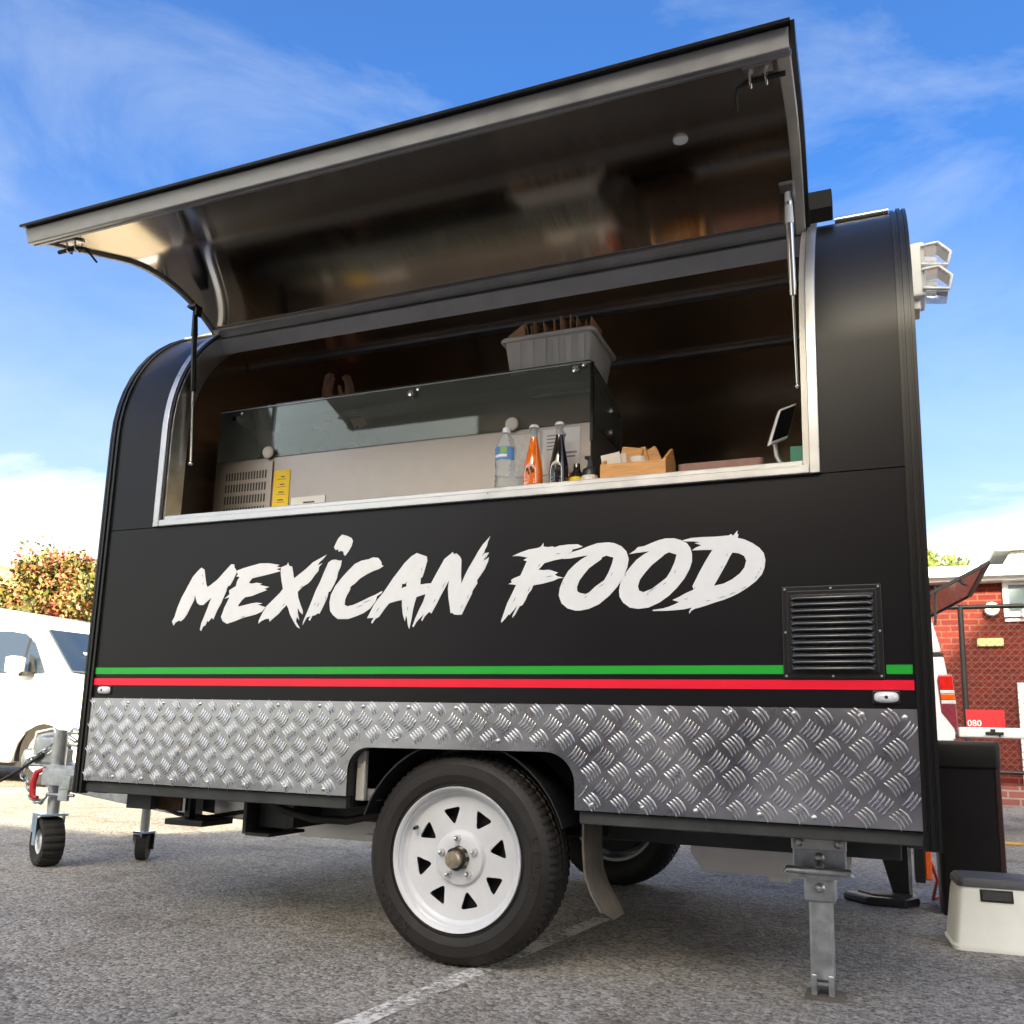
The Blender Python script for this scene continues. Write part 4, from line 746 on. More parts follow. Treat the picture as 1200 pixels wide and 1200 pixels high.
sk = obj('warning_label', B(0.585, 0.735, FY0-0.003, FY0-0.0005, 1.433, 1.500), 'paper', pc)
im = MB().prism([[(0.598, 1.447), (0.622, 1.447), (0.610, 1.468)]], lambda u, v, d: (u, FY0-0.0036+d, v), 0.0005).box(0.64, 0.69, FY0-0.0036, FY0-0.0031, 1.474, 1.480).box(0.64, 0.715, FY0-0.0036, FY0-0.0031, 1.458, 1.460)
obj('label_print', im, 'ink', sk)
gg = obj('glass_front', B(FX0+0.002, FX1-0.004, FY0+0.001, FY0+0.007, 1.670, 1.874), 'case_glass', pc)
obj('glass_edge', B(FX0+0.002, FX1-0.004, FY0, FY0+0.008, 1.8745, 1.8775), 'lens_grey', gg)
sp_ = [(FY0+0.001, 1.670), (FY0+0.001, 1.875), (0.47, 1.855), (0.64, 1.802), (0.64, 1.670)]
for x in (FX0+0.001, FX1-0.0035):
    gs = obj('glass_side', MB().prism([sp_], lambda u, v, d, x=x: (x+d, u, v), 0.005), 'case_glass', pc)
    obj('glass_side_edge', MB().tube([(x+0.0025, *sp_[1]), (x+0.0025, *sp_[2]), (x+0.0025, *sp_[3]), (x+0.0025, *sp_[4])], 0.003, 6), 'black_trim', gs)
obj('corner_post', B(FX1-0.004, FX1+0.006, FY0-0.002, FY0+0.008, 1.60, 1.874), 'black_trim', pc)
gt = obj('glass_top', MB().loft([[(FX0+0.004, FY0+0.002, 1.878), (FX0+0.004, 0.47, 1.858), (FX0+0.004, 0.47, 1.864), (FX0+0.004, FY0+0.002, 1.884)], [(FX1-0.005, FY0+0.002, 1.878), (FX1-0.005, 0.47, 1.858), (FX1-0.005, 0.47, 1.864), (FX1-0.005, FY0+0.002, 1.884)]]), 'case_glass', pc)
for x, y, z in ((0.30, FY0-0.006, 1.84), (1.08, FY0-0.006, 1.845), (1.70, FY0-0.006, 1.85)):
    obj('glass_clip', MB().lathe([(0, -0.012), (0.012, -0.010), (0.014, 0.0), (0.008, 0.004), (0.008, 0.02)], (x, y, z), 'Y', 14).lathe([(0, -0.012), (0.008, -0.010), (0.009, 0.0)], (x+0.03, y, z+0.012), 'Y', 12), 'chrome', pc, smooth=50)
for x, z in ((FX1+0.006, 1.78), (FX1+0.006, 1.70)): obj('glass_clip', MB().lathe([(0, 0.014), (0.012, 0.012), (0.014, 0.0)], (x-0.006, 0.50, z), 'X', 12), 'chrome', pc, smooth=50)
for x in (0.47, 1.475): obj('knob', MB().lathe([(0, -0.014), (0.020, -0.012), (0.024, -0.004), (0.022, 0.0)], (x, FY0-0.008, 1.685), 'Y', 20), 'napkin', pc, smooth=50)
obj('thermometer', MB().tube([(0.485, FY0+0.02, 1.68), (0.49, FY0+0.02, 1.80)], 0.004, 8).box(0.478, 0.50, FY0+0.01, FY0+0.02, 1.77, 1.80), 'dark_plastic', pc)
for k in range(6):
    x = FX0+0.06+k*0.245; obj('food_pan', MB().box(x, x+0.235, 0.35, 0.62, 1.669, 1.700), 'case_steel', pc, bev=0.01)
# plastic tub on the glass, with paper bags
tx0, tx1, ty0, ty1, tz = 1.425, 1.745, 0.298, 0.56, 1.879
tub = thing('plastic_tub', 'translucent ribbed plastic tub on top of the glass case, full of paper bags', 'tub', (0, 0, 0))
def rect(x0, x1, y0, y1, z, r=0.02, n=4):
    out = []
    for cx, cy, a in ((x1-r, y1-r, 0), (x0+r, y1-r, 90), (x0+r, y0+r, 180), (x1-r, y0+r, 270)):
        out += [(cx+r*math.cos(R(a+90*i/n)), cy+r*math.sin(R(a+90*i/n)), z) for i in range(n+1)]
    return out
tz2 = tz+0.118
tb_ = MB().loft([rect(tx0+0.02, tx1-0.02, ty0+0.02, ty1-0.02, tz+0.004), rect(tx0+0.016, tx1-0.016, ty0+0.016, ty1-0.016, tz), rect(tx0, tx1, ty0, ty1, tz2), rect(tx0+0.003, tx1-0.003, ty0+0.003, ty1-0.003, tz2), rect(tx0+0.02, tx1-0.02, ty0+0.02, ty1-0.02, tz+0.005)], cap=True)
obj('tub_wall', tb_, 'tub_plastic', tub, smooth=40)
obj('tub_rim', MB().tube([(x, y, z) for x, y, z in rect(tx0-0.006, tx1+0.006, ty0-0.006, ty1+0.006, tz2+0.002)], 0.008, 8, closed=True), 'tub_plastic', tub, smooth=60)
for k in range(6):
    x = tx0+0.045+k*0.046; obj('tub_rib', MB().loft([[(x, ty0+0.013, tz+0.004), (x+0.018, ty0+0.013, tz+0.004), (x+0.018, ty0+0.018, tz+0.004), (x, ty0+0.018, tz+0.004)], [(x-0.002, ty0-0.004, tz2-0.012), (x+0.02, ty0-0.004, tz2-0.012), (x+0.02, ty0+0.002, tz2-0.012), (x-0.002, ty0+0.002, tz2-0.012)]]), 'tub_plastic', tub)
bag = None
for k in range(17):
    lean = R(-9+16*k/16+rnd.uniform(-3, 3)); x = tx0+0.05+k*0.0148
    if k < 3: lean = R(-14+4*k)
    if bag is None:
        bag = obj('paper_bag', MB().loft([[(-0.0015, -0.055, 0), (0.0015, -0.055, 0), (0.0015, 0.055, 0), (-0.0015, 0.055, 0)], [(0.0, -0.055, 0.08), (0.004, -0.055, 0.08), (0.003, 0.055, 0.08), (0.0, 0.055, 0.08)], [(-0.002, -0.055, 0.186), (0.001, -0.055, 0.183), (0.001, 0.055, 0.186), (-0.002, 0.055, 0.184)]]), 'kraft'); o = bag
    else: o = link_copy(bag)
    o.location = (x, (ty0+ty1)/2-0.04+rnd.uniform(-0.015, 0.015), tz+0.009); o.rotation_euler = (rnd.uniform(-.04, .04), lean, rnd.uniform(-.35, .35) if k > 3 else 0.9-0.2*k)
    o.scale = (1, 1, rnd.uniform(0.93, 1.08))
    tag(o, 'slanted brown paper bag fanned out at the end of the plastic tub' if k < 3 else 'folded brown paper bag standing upright in the plastic tub', 'paper bag', 'fanned paper bags in the tub' if k < 3 else 'upright paper bags in the tub')
# bottles
def bottle(name, label, x, y, prof_, m, cat, n=28):
    t = thing(name, label, cat, (x, y, ZK+0.0005)); obj('bottle_body', MB().lathe(prof_, (0, 0, 0), 'Z', n), m, t, smooth=35); return t
wb = bottle('water_bottle', 'clear plastic water bottle with blue label on the serving counter', 1.508, 0.155, [(0, 0), (0.030, 0.0), (0.034, 0.006)] + [(0.034-0.0022*(k % 2), 0.012+k*0.0085) for k in range(13)] + [(0.034, 0.125), (0.034, 0.165), (0.032, 0.180), (0.025, 0.200), (0.015, 0.216), (0.0125, 0.222), (0.0125, 0.228), (0, 0.228)], 'water', 'bottle')
obj('bottle_cap', MB().lathe([(0, 0.243), (0.012, 0.242), (0.0135, 0.238), (0.0135, 0.225), (0.0, 0.225)], (0, 0, 0), 'Z', 20), 'lens_clear', wb, smooth=40)
lb = obj('bottle_label', MB().lathe([(0.0346, 0.128), (0.0346, 0.172)], (0, 0, 0), 'Z', 20, R(200), R(345)), 'label_blue', wb, smooth=60)
obj('label_print', MB().lathe([(0.0350, 0.150), (0.0350, 0.170)], (0, 0, 0), 'Z', 10, R(262), R(300)), 'label_green', lb, smooth=60)
obj('label_swoosh', MB().lathe([(0.0350, 0.137), (0.0350, 0.146)], (0, 0, 0), 'Z', 14, R(220), R(300)), 'paper', lb, smooth=60)
SODA = [(0, 0), (0.028, 0), (0.0305, 0.005), (0.031, 0.05), (0.0305, 0.085), (0.0285, 0.105), (0.023, 0.135), (0.017, 0.165), (0.0135, 0.185), (0.012, 0.197)]
def soda(x, y, label, m, lm, back=False):
    t = bottle('soda_bottle', label, x, y, SODA+[(0, 0.197)], m, 'bottle')
    obj('bottle_neck', MB().lathe([(0.012, 0.197), (0.0115, 0.222), (0.013, 0.224), (0.013, 0.231), (0.011, 0.232)], (0, 0, 0), 'Z', 20), 'bottle_clear', t, smooth=40)
    obj('bottle_cap', MB().lathe([(0, 0.240), (0.012, 0.2395), (0.0155, 0.234), (0.0165, 0.229), (0.013, 0.229)], (0, 0, 0), 'Z', 24), 'paper', t, smooth=30)
    def cyl(u, v, d): rr = 0.0316+d; a = R(270)+u/0.0315; return (rr*math.cos(a), rr*math.sin(a), v)
    def patch(poly, d, m_, par, nm): return obj(nm, MB().prism([poly], lambda u, v, t_: cyl(u, v, d+t_), 0.0004), m_, par, smooth=60)
    arch = [(-0.021, 0.018), (-0.014, 0.018), (-0.007, 0.018), (0, 0.018), (0.007, 0.018), (0.014, 0.018), (0.021, 0.018), (0.021, 0.06), (0.020, 0.085), (0.014, 0.098), (0.007, 0.104), (0, 0.106), (-0.007, 0.104), (-0.014, 0.098), (-0.020, 0.085), (-0.021, 0.06)]
    if not back:
        lb = patch(arch, 0.0, lm, t, 'bottle_label')
        for i, (cx, cz, w, h) in enumerate(((-0.009, 0.086, 0.011, 0.012), (0.004, 0.090, 0.008, 0.014), (0.010, 0.080, 0.008, 0.012), (-0.003, 0.075, 0.006, 0.010))):
            patch([(cx-w/2, cz-h/2), (cx+w/2, cz-h/3), (cx+w/2.4, cz+h/2), (cx-w/3, cz+h/2.6)], 0.0005, 'ink', lb, 'label_emblem')
        for i in range(3): patch([(-0.016, 0.030+i*0.011), (-0.005, 0.031+i*0.011), (0.005, 0.031+i*0.011), (0.016, 0.030+i*0.011), (0.016, 0.034+i*0.011), (0.005, 0.035+i*0.011), (-0.005, 0.035+i*0.011), (-0.016, 0.034+i*0.011)], 0.0005, 'label_pale' if lm == 'label_pink' else 'ink_grey', lb, 'label_line')
    return t
soda(1.606, 0.150, 'bright orange soda bottle with pink arched label beside the water bottle', 'soda_orange', 'label_pink')
soda(1.692, 0.150, 'dark cola glass bottle with pale arched label next to the orange soda', 'soda_dark', 'label_pale')
soda(1.668, 0.235, 'orange soda bottle half hidden behind the dark cola bottle', 'soda_orange', 'label_pink', True)
jr = bottle('sauce_bottle', 'small dark sauce bottle with yellow label between cola and pump bottle', 1.744, 0.170, [(0, 0), (0.022, 0), (0.023, 0.004), (0.023, 0.062), (0.018, 0.072), (0.011, 0.085), (0.010, 0.105), (0, 0.107)], 'soda_dark', 'bottle')
obj('bottle_label', MB().lathe([(0.0236, 0.012), (0.0236, 0.058)], (0, 0, 0), 'Z', 24), 'label_yellow', jr, smooth=60)
pb_ = bottle('pump_bottle', 'small black flip-top bottle with cream label beside the wooden caddy', 1.790, 0.165, [(0, 0), (0.025, 0), (0.027, 0.004), (0.027, 0.070), (0.022, 0.082), (0.012, 0.088), (0.012, 0.094), (0, 0.094)], 'dark_plastic', 'bottle')
obj('bottle_label', MB().lathe([(0.0276, 0.008), (0.0276, 0.058)], (0, 0, 0), 'Z', 20, R(200), R(345)), 'label_pale', pb_, smooth=60)
obj('pump_nozzle', MB().tube([(0, 0, 0.094), (0, 0, 0.110), (-0.004, -0.004, 0.118), (-0.014, -0.012, 0.118)], [0.009, 0.010, 0.008, 0.005], 10), 'dark_plastic', pb_, smooth=50)
# mug behind (just a yellow rim)
# wooden caddy
cx0, cx1, cy0, cy1 = 1.835, 2.035, 0.120, 0.27
cd_ = thing('wooden_caddy', 'small pine caddy of napkins and wooden cutlery on the counter', 'caddy', (0, 0, 0))
obj('caddy_front', B(cx0, cx1, cy0, cy0+0.008, ZK, ZK+0.080), 'pine', cd_, bev=0.001)
obj('caddy_back', B(cx0, cx1, cy1-0.008, cy1, ZK, ZK+0.080), 'pine', cd_, bev=0.001)
obj('caddy_floor', B(cx0+0.001, cx1-0.001, cy0+0.0085, cy1-0.0085, ZK+0.001, ZK+0.007), 'pine', cd_)
side = [(cy0+0.0085, ZK+0.0005), (cy1-0.0085, ZK+0.0005), (cy1-0.0085, ZK+0.105), (cy1-0.05, ZK+0.142), (cy0+0.0085, ZK+0.086)]
for x in (cx0+0.0005, cx1-0.0095): obj('caddy_side', MB().prism([side], lambda u, v, d, x=x: (x+d, u, v), 0.009), 'pine', cd_, bev=0.001)
for k in range(3):
    o = obj('napkin', MB().obox((1.862+0.012*k, 0.165+0.012*k, ZK+0.075), (0.06, 0.004, 0.10), Matrix.Rotation(R(-8+6*k), 3, 'Y') @ Matrix.Rotation(R(10), 3, 'X')), 'napkin'); tag(o, 'folded paper napkin standing at the side of the pine caddy', 'napkin', 'napkins in the wooden caddy')
for k, (x, y, a) in enumerate(((1.912, 0.19, 10), (1.950, 0.20, -14), (1.985, 0.21, -24))):
    w_ = (0.066, 0.040, 0.045)[k]
    o = obj('cutlery_packet', MB().obox((x, y, ZK+0.095), (w_, 0.03, 0.10), Matrix.Rotation(R(a), 3, 'Y')), 'pine', bev=0.003); tag(o, ('wide wooden cutlery packet standing upright in the pine caddy', 'narrow wooden cutlery packet leaning in the middle of the pine caddy', 'wooden cutlery packet leaning hardest to the caddy end')[k], 'cutlery')
o = obj('paper_cup', MB().lathe([(0, 0), (0.018, 0), (0.024, 0.06), (0.022, 0.06), (0.017, 0.003), (0, 0.003)], (1.945, 0.150, ZK+0.040), 'Z', 20), 'napkin', smooth=40); tag(o, 'small pale paper cup tucked in the pine caddy', 'cup')
# papers on the case
sh = obj('price_sheet', B(1.585, 1.715, FY0-0.0028, FY0-0.0006, 1.50, 1.655), 'paper'); tag(sh, 'white printed sheet taped to the case behind the soda bottles', 'notice')
pr_ = MB()
for k in range(5): pr_.box(1.60, 1.64+0.012*(k % 3), FY0-0.0034, FY0-0.0028, 1.63-k*0.012, 1.634-k*0.012)
pr_.box(1.652, 1.705, FY0-0.0034, FY0-0.0028, 1.565, 1.572).box(1.655, 1.70, FY0-0.0034, FY0-0.0028, 1.552, 1.558)
obj('sheet_print', pr_, 'ink_grey', sh)
sh = obj('notice_sheet', B(1.44, 1.575, FY0-0.0028, FY0-0.0006, 1.50, 1.648), 'label_pale'); tag(sh, 'pale notice sheet on the case behind the water bottle', 'notice')
# brown tray
bt = thing('leather_folder', 'closed brown rounded case lying on the counter near the payment terminal', 'case', (2.19, 0.18, ZK))
k_ = [(x, y) for x, y, z in rect(-0.122, 0.122, -0.05, 0.07, 0, 0.012)]
obj('case_shell', MB().prism([k_], lambda u, v, d: (u, v, d+0.0005), 0.062), 'tray_brown', bt, bev=0.008, seg=3)
obj('case_seam', MB().prism([[(x*1.004, y*1.004) for x, y in k_]], lambda u, v, d: (u, v, d+0.030), 0.003), 'maroon', bt)
# payment terminal on a stand
pt = thing('payment_terminal', 'white framed card payment terminal tilted on a stand by the window jamb', 'terminal', (2.36, 0.15, ZK))
o_ = Vector((2.36, 0.15, ZK)); BL, BR, TL, TR = at_y(901, 522, 0.105)-o_, at_y(924, 513, 0.150)-o_, at_y(914, 479, 0.150)-o_, at_y(935, 471, 0.195)-o_
nn = (BR-BL).cross(TL-BL).normalized(); nn = nn if nn.y > 0 else -nn
def tq(f, d0, d1):
    c = (BL+BR+TL+TR)/4; q_ = [c+(p-c)*f for p in (BL, BR, TR, TL)]; return MB().loft([[p+nn*d0 for p in q_], [p+nn*d1 for p in q_]])
obj('terminal_frame', tq(1.0, 0.0, 0.016), 'terminal_white', pt, bev=0.006, seg=3)
obj('terminal_screen', tq(0.84, -0.0015, 0.004), 'screen', pt)
obj('terminal_back', tq(0.7, 0.0165, 0.030), 'terminal_white', pt, bev=0.004)
pb0 = (BL+BR)/2
obj('stand_arm', MB().tube([pb0+nn*0.02+Vector((0, 0, 0.02)), pb0+nn*0.03+Vector((0.01, 0.0, -0.03)), Vector((pb0.x+0.02, pb0.y+0.03, 0.006))], [0.006, 0.008, 0.009], 10), 'aluminium', pt, smooth=50)
obj('stand_base', MB().lathe([(0, 0.010), (0.035, 0.009), (0.042, 0.004), (0.043, 0.0), (0, 0.0)], (pb0.x+0.02, pb0.y+0.03, 0.0005), 'Z', 24), 'dark_plastic', pt, smooth=40)
gb = obj('green_carton', B(2.385, 2.43, 0.13, 0.19, ZK, ZK+0.085), 'green_box', bev=0.002); tag(gb, 'small green carton against the window jamb beside the terminal', 'carton')

# ------------------------------------------------------------------ person inside, both hands raised behind the case
def skin_mesh(name, pts, edges, m, parent=None, root=0, sub=1):
    me = bpy.data.meshes.new(name); me.from_pydata([p[:3] for p in pts], edges, []); me.update()
    o = bpy.data.objects.new(name, me); COL.objects.link(o); me.materials.append(M[m])
    o.modifiers.new('skin', 'SKIN'); 
    if not me.skin_vertices: return o
    sv = me.skin_vertices[0].data
    for i, p in enumerate(pts): sv[i].radius = (p[3], p[3] if len(p) < 5 else p[4]); sv[i].use_root = (i == root)
    o.modifiers['skin'].use_smooth_shade = True
    s = o.modifiers.new('subdivision', 'SUBSURF'); s.levels = sub; s.render_levels = sub
    if parent: o.parent = parent
    return o
PX, PY = 0.42, 1.02
pts = [(PX, PY+0.12, 1.12, .13, .10), (PX, PY+0.08, 1.30, .125, .095), (PX, PY, 1.50, .14, .10), (PX, PY-0.04, 1.585, .06), (PX, PY-0.07, 1.66, .052), (PX, PY-0.09, 1.74, .075), (PX, PY-0.10, 1.83, .082), (PX, PY-0.09, 1.895, .055)]
edges = [(0, 1), (1, 2), (2, 3), (3, 4), (4, 5), (5, 6), (6, 7)]
def chain(start, lst):
    prev = start
    for p in lst: pts.append(p); edges.append((prev, len(pts)-1)); prev = len(pts)-1
    return prev
hands = []
for s, hx, hy in ((-1, 0.365, 0.78), (1, 0.455, 0.82)):
    e = chain(2, [(PX+s*0.15, PY-0.01, 1.555, .062), (PX+s*0.20, PY-0.12, 1.70, .047), (PX+s*0.17, PY-0.20, 1.86, .040), (hx+s*0.02, hy+0.03, 2.02, .030), (hx, hy, 2.085, .026, .034)])
    pal = chain(e, [(hx, hy, 2.125, .018, .036)])
    for k in range(4):
        oy = -0.024+0.016*k; ln = (0.055, 0.072, 0.076, 0.066)[k]; b = rnd.uniform(-.004, .004)
        chain(pal, [(hx-0.002, hy+oy, 2.150, .0088), (hx-s*0.006+b, hy+oy*1.08-0.004, 2.150+ln*0.5, .0080), (hx-s*0.020+b, hy+oy*1.12-0.010, 2.150+ln*0.88, .0070)])
    chain(e, [(hx-s*0.014, hy-0.030, 2.098, .011), (hx-s*0.026, hy-0.044, 2.128, .0095), (hx-s*0.030, hy-0.046, 2.155, .008)])
for s in (-1, 1): chain(0, [(PX+s*0.09, PY+0.10, 1.02, .085), (PX+s*0.11, PY-0.06, 0.80, .062), (PX+s*0.11, PY+0.08, 0.575, .042), (PX+s*0.11, PY+0.05, 0.53, .036), (PX+s*0.12, PY-0.08, 0.522, .028)])
pe = skin_mesh('person', pts, edges, 'skin'); tag(pe, 'person inside the trailer in dark clothes with both hands raised above the glass case', 'person')
sp2 = [(PX, PY+0.12, 1.04, .19, .16), (PX, PY+0.10, 1.18, .185, .155), (PX, PY+0.08, 1.30, .18, .15), (PX, PY, 1.49, .185, .15), (PX, PY-0.03, 1.58, .09)]
ed2 = [(0, 1), (1, 2), (2, 3), (3, 4)]
for s, hx, hy in ((-1, 0.365, 0.78), (1, 0.455, 0.82)):
    i0 = len(sp2); sp2 += [(PX+s*0.15, PY-0.01, 1.555, .092), (PX+s*0.20, PY-0.12, 1.70, .070), (PX+s*0.17, PY-0.20, 1.86, .058), (hx+s*0.03, hy+0.04, 1.985, .046)]; ed2 += [(3, i0), (i0, i0+1), (i0+1, i0+2), (i0+2, i0+3)]
skin_mesh('shirt', sp2, ed2, 'dark_cloth', pe)
sp3 = [(PX, PY+0.12, 1.08, .185, .155)]; ed3 = []
for s in (-1, 1):
    i0 = len(sp3); sp3 += [(PX+s*0.09, PY+0.10, 1.02, .115), (PX+s*0.11, PY-0.06, 0.80, .088), (PX+s*0.11, PY+0.08, 0.58, .064)]; ed3 += [(0, i0), (i0, i0+1), (i0+1, i0+2)]
skin_mesh('trousers', sp3, ed3, 'dark_cloth', pe)
obj('hair', MB().lathe([(0.0, 0.105), (0.05, 0.095), (0.082, 0.06), (0.092, 0.01), (0.088, -0.03)], (PX, PY-0.085, 1.835), 'Z', 20), 'hair', pe, smooth=60)
fc = MB().lathe([(0, 0.0), (0.008, 0.004), (0.012, 0.02), (0.0, 0.045)], (PX, PY-0.185, 1.775), 'Z', 8)
obj('nose', fc, 'skin', pe, smooth=60)
for s in (-1, 1):
    obj('eye', MB().lathe([(0, -0.011), (0.008, -0.007), (0.011, 0), (0.008, 0.007), (0, 0.011)], (PX+s*0.030, PY-0.172, 1.815), 'Z', 10), 'paper', pe, smooth=60)
    obj('ear', MB().lathe([(0, -0.03), (0.008, -0.02), (0.010, 0), (0.008, 0.02), (0, 0.03)], (PX+s*0.088, PY-0.09, 1.80), 'Z', 8), 'skin', pe, smooth=60)
obj('mouth', MB().tube([(PX-0.022, PY-0.168, 1.752), (PX, PY-0.178, 1.75), (PX+0.022, PY-0.168, 1.752)], [0.003, 0.006, 0.003], 6), 'maroon', pe, smooth=60)

# ------------------------------------------------------------------ bin and step stool by the rear
bn = thing('waste_bin', 'tall black plastic bin standing behind the rear of the trailer', 'bin', (2.878, 1.80, 0))
obj('bin_body', MB().loft([rect(-0.100, 0.128, -0.14, 0.16, 0.002, 0.02), rect(-0.112, 0.124, -0.165, 0.19, 0.60, 0.025)]), 'bin_plastic', bn, smooth=30)
obj('bin_lid', MB().loft([rect(-0.118, 0.130, -0.175, 0.20, 0.575, 0.02), rect(-0.119, 0.131, -0.178, 0.203, 0.655, 0.02), rect(-0.115, 0.126, -0.172, 0.195, 0.673, 0.02), rect(-0.10, 0.11, -0.14, 0.16, 0.676, 0.02)]), 'bin_plastic', bn, smooth=30)
obj('bin_side_reflection', MB().loft([rect(0.108, 0.130, -0.142, -0.10, 0.003, 0.005), rect(0.106, 0.126, -0.168, -0.12, 0.574, 0.005)]), 'maroon', bn)  # dark red reflection on the bin side, painted on as a maroon strip
st = thing('step_stool', 'white moulded step stool with dark grey top and slot handle in front of bin', 'step stool', (2.918, 1.15, 0), R(4))
def stool_sec(z, e): return rect(-0.150-e, 0.150+e, -0.115-e*0.6, 0.115+e*0.6, z, 0.022)
obj('stool_body', MB().loft([stool_sec(0.0, 0.0), stool_sec(0.012, 0.002), stool_sec(0.02, -0.004), stool_sec(0.175, -0.022), stool_sec(0.198, -0.028)]), 'stool_white', st, smooth=30)
obj('stool_top', MB().loft([stool_sec(0.1985, -0.023), stool_sec(0.215, -0.024), stool_sec(0.226, -0.034), stool_sec(0.228, -0.045)]), 'stool_grey', st, smooth=30)
hd = obj('slot_handle', MB().loft([[(-0.062, -0.1075, 0.156), (0.036, -0.1075, 0.156), (0.036, -0.1005, 0.194), (-0.062, -0.1005, 0.194)], [(-0.062, -0.09, 0.156), (0.036, -0.09, 0.156), (0.036, -0.09, 0.194), (-0.062, -0.09, 0.194)]]), 'dark_plastic', st, bev=0.002)
obj('slot_opening', MB().loft([[(-0.054, -0.1090, 0.162), (0.028, -0.1090, 0.162), (0.028, -0.1035, 0.188), (-0.054, -0.1035, 0.188)], [(-0.054, -0.1, 0.162), (0.028, -0.1, 0.162), (0.028, -0.1, 0.188), (-0.054, -0.1, 0.188)]]), 'ink', hd)
cdd = obj('power_cord', MB().tube([(2.735, 1.45, 0.22), (2.76, 1.6, 0.14), (2.75, 1.85, 0.03), (2.78, 2.1, 0.006), (2.90, 2.3, 0.006), (3.3, 2.5, 0.006)], 0.006, 8), 'red_cord', smooth=60); tag(cdd, 'red power cord trailing from the rear lamp to the ground', 'cord')

# ------------------------------------------------------------------ background right: ute, fence, brick building
U = thing('white_ute', 'white ute with canopy, lifted rear window and lowered tailgate behind the trailer', 'ute', (0, 0, 0))
UY0, UY1, UXR = 4.5, 6.25, 3.02
def uts(x, ty=0.0): return [(x, UY0+0.03, 0.52), (x, UY0, 0.66), (x, UY0-0.015, 0.95), (x, UY0+0.02, 1.23), (x, UY1-0.02, 1.23), (x, UY1+0.015, 0.95), (x, UY1, 0.66), (x, UY1-0.03, 0.52)]
side_poly = [(-2.0, 0.55), (-1.80, 0.45), (1.25, 0.45), (1.30, 0.62), (1.45, 0.78), (1.70, 0.85), (1.95, 0.78), (2.10, 0.62), (2.15, 0.5), (2.93, 0.60), (3.03, 0.70), (3.045, 0.85), (3.02, 1.05), (3.00, 1.16), (2.985, 1.27), (0.9, 1.27), (-0.95, 1.20), (-1.05, 1.02), (-1.95, 0.95), (-2.08, 0.80)]
obj('tray_body', MB().prism([side_poly], lambda u, v, d: (u, UY0+d, v), UY1-UY0), 'car_white', U, bev=0.02)
can = [(0.75, 1.29), (2.978, 1.29), (2.91, 1.60), (2.86, 1.76), (2.70, 1.83), (0.85, 1.83)]
cb_ = obj('canopy', MB().loft([[(x, UY0+0.01+max(0, z-1.29)*0.12, z) for x, z in can], [(x, UY1-0.01-max(0, z-1.29)*0.12, z) for x, z in can]]), 'car_white', U, bev=0.03)
obj('canopy_window', MB().loft([[(x, UY0+0.002+(z-1.29)*0.12, z) for x, z in [(0.95, 1.36), (2.35, 1.36), (2.30, 1.70), (1.0, 1.70)]], [(x, UY0+0.02+(z-1.29)*0.12, z) for x, z in [(0.95, 1.36), (2.35, 1.36), (2.30, 1.70), (1.0, 1.70)]]]), 'car_glass', cb_)
obj('canopy_seal', B(0.75, 2.985, UY0-0.006, UY1, 1.271, 1.289), 'car_black', cb_)
obj('cab', MB().loft([[(x, UY0+0.03+max(0, z-1.2)*0.25, z) for x, z in [(-0.95, 1.19), (0.72, 1.26), (0.70, 1.62), (0.5, 1.76), (-0.15, 1.76), (-0.45, 1.62)]], [(x, UY1-0.03-max(0, z-1.2)*0.25, z) for x, z in [(-0.95, 1.19), (0.72, 1.26), (0.70, 1.62), (0.5, 1.76), (-0.15, 1.76), (-0.45, 1.62)]]]), 'car_white', U, bev=0.03)
obj('cab_window', MB().loft([[(x, UY0+0.018+max(0, z-1.2)*0.25, z) for x, z in [(-0.72, 1.27), (0.6, 1.31), (0.58, 1.60), (-0.25, 1.64)]], [(x, UY0+0.05+max(0, z-1.2)*0.25, z) for x, z in [(-0.72, 1.27), (0.6, 1.31), (0.58, 1.60), (-0.25, 1.64)]]]), 'car_glass', U)
# tail light: stacked lenses
tl = obj('tail_light', MB().loft([[(2.952, UY0-0.012, 0.88), (3.05, UY0-0.005, 0.74), (3.052, UY0-0.005, 0.86), (3.028, UY0-0.008, 1.143), (2.945, UY0-0.012, 1.14), (2.935, UY0-0.012, 1.10)], [(2.952, UY0+0.12, 0.88), (3.055, UY0+0.12, 0.74), (3.058, UY0+0.12, 0.86), (3.034, UY0+0.12, 1.143), (2.945, UY0+0.12, 1.14), (2.935, UY0+0.12, 1.10)]]), 'lens_darkred', U, bev=0.008)
for z0, z1, m_ in ((1.035, 1.132, 'lens_red'), (1.008, 1.032, 'lens_grey'), (0.966, 1.005, 'lens_amber'), (0.938, 0.963, 'lens_grey')):
    f = lambda z: 3.052-(z-0.86)*0.085
    obj('lens', MB().loft([[(2.945+(1.13-z0)*0.06, UY0-0.017, z0), (f(z0)+0.002, UY0-0.010, z0), (f(z1)+0.002, UY0-0.010, z1), (2.945+(1.13-z1)*0.06, UY0-0.017, z1)], [(2.945, UY0+0.10, z0), (f(z0)+0.006, UY0+0.10, z0), (f(z1)+0.006, UY0+0.10, z1), (2.945, UY0+0.10, z1)]]), m_, tl, bev=0.004)
tg = obj('tailgate', B(3.055, 3.56, UY0+0.06, UY1-0.06, 0.715, 0.785), 'car_white', U, bev=0.012)
obj('tailgate_latch', MB().box(3.22, 3.33, UY0+0.045, UY0+0.062, 0.735, 0.755).box(3.25, 3.28, UY0+0.040, UY0+0.058, 0.74, 0.775).box(3.30, 3.31, UY0+0.045, UY0+0.062, 0.722, 0.74), 'dark_steel', tg, bev=0.003)
obj('tailgate_stay', MB().tube([(3.02, UY0+0.08, 1.16), (3.35, UY0+0.07, 0.79)], 0.004, 6), 'dark_steel', tg) if False else None
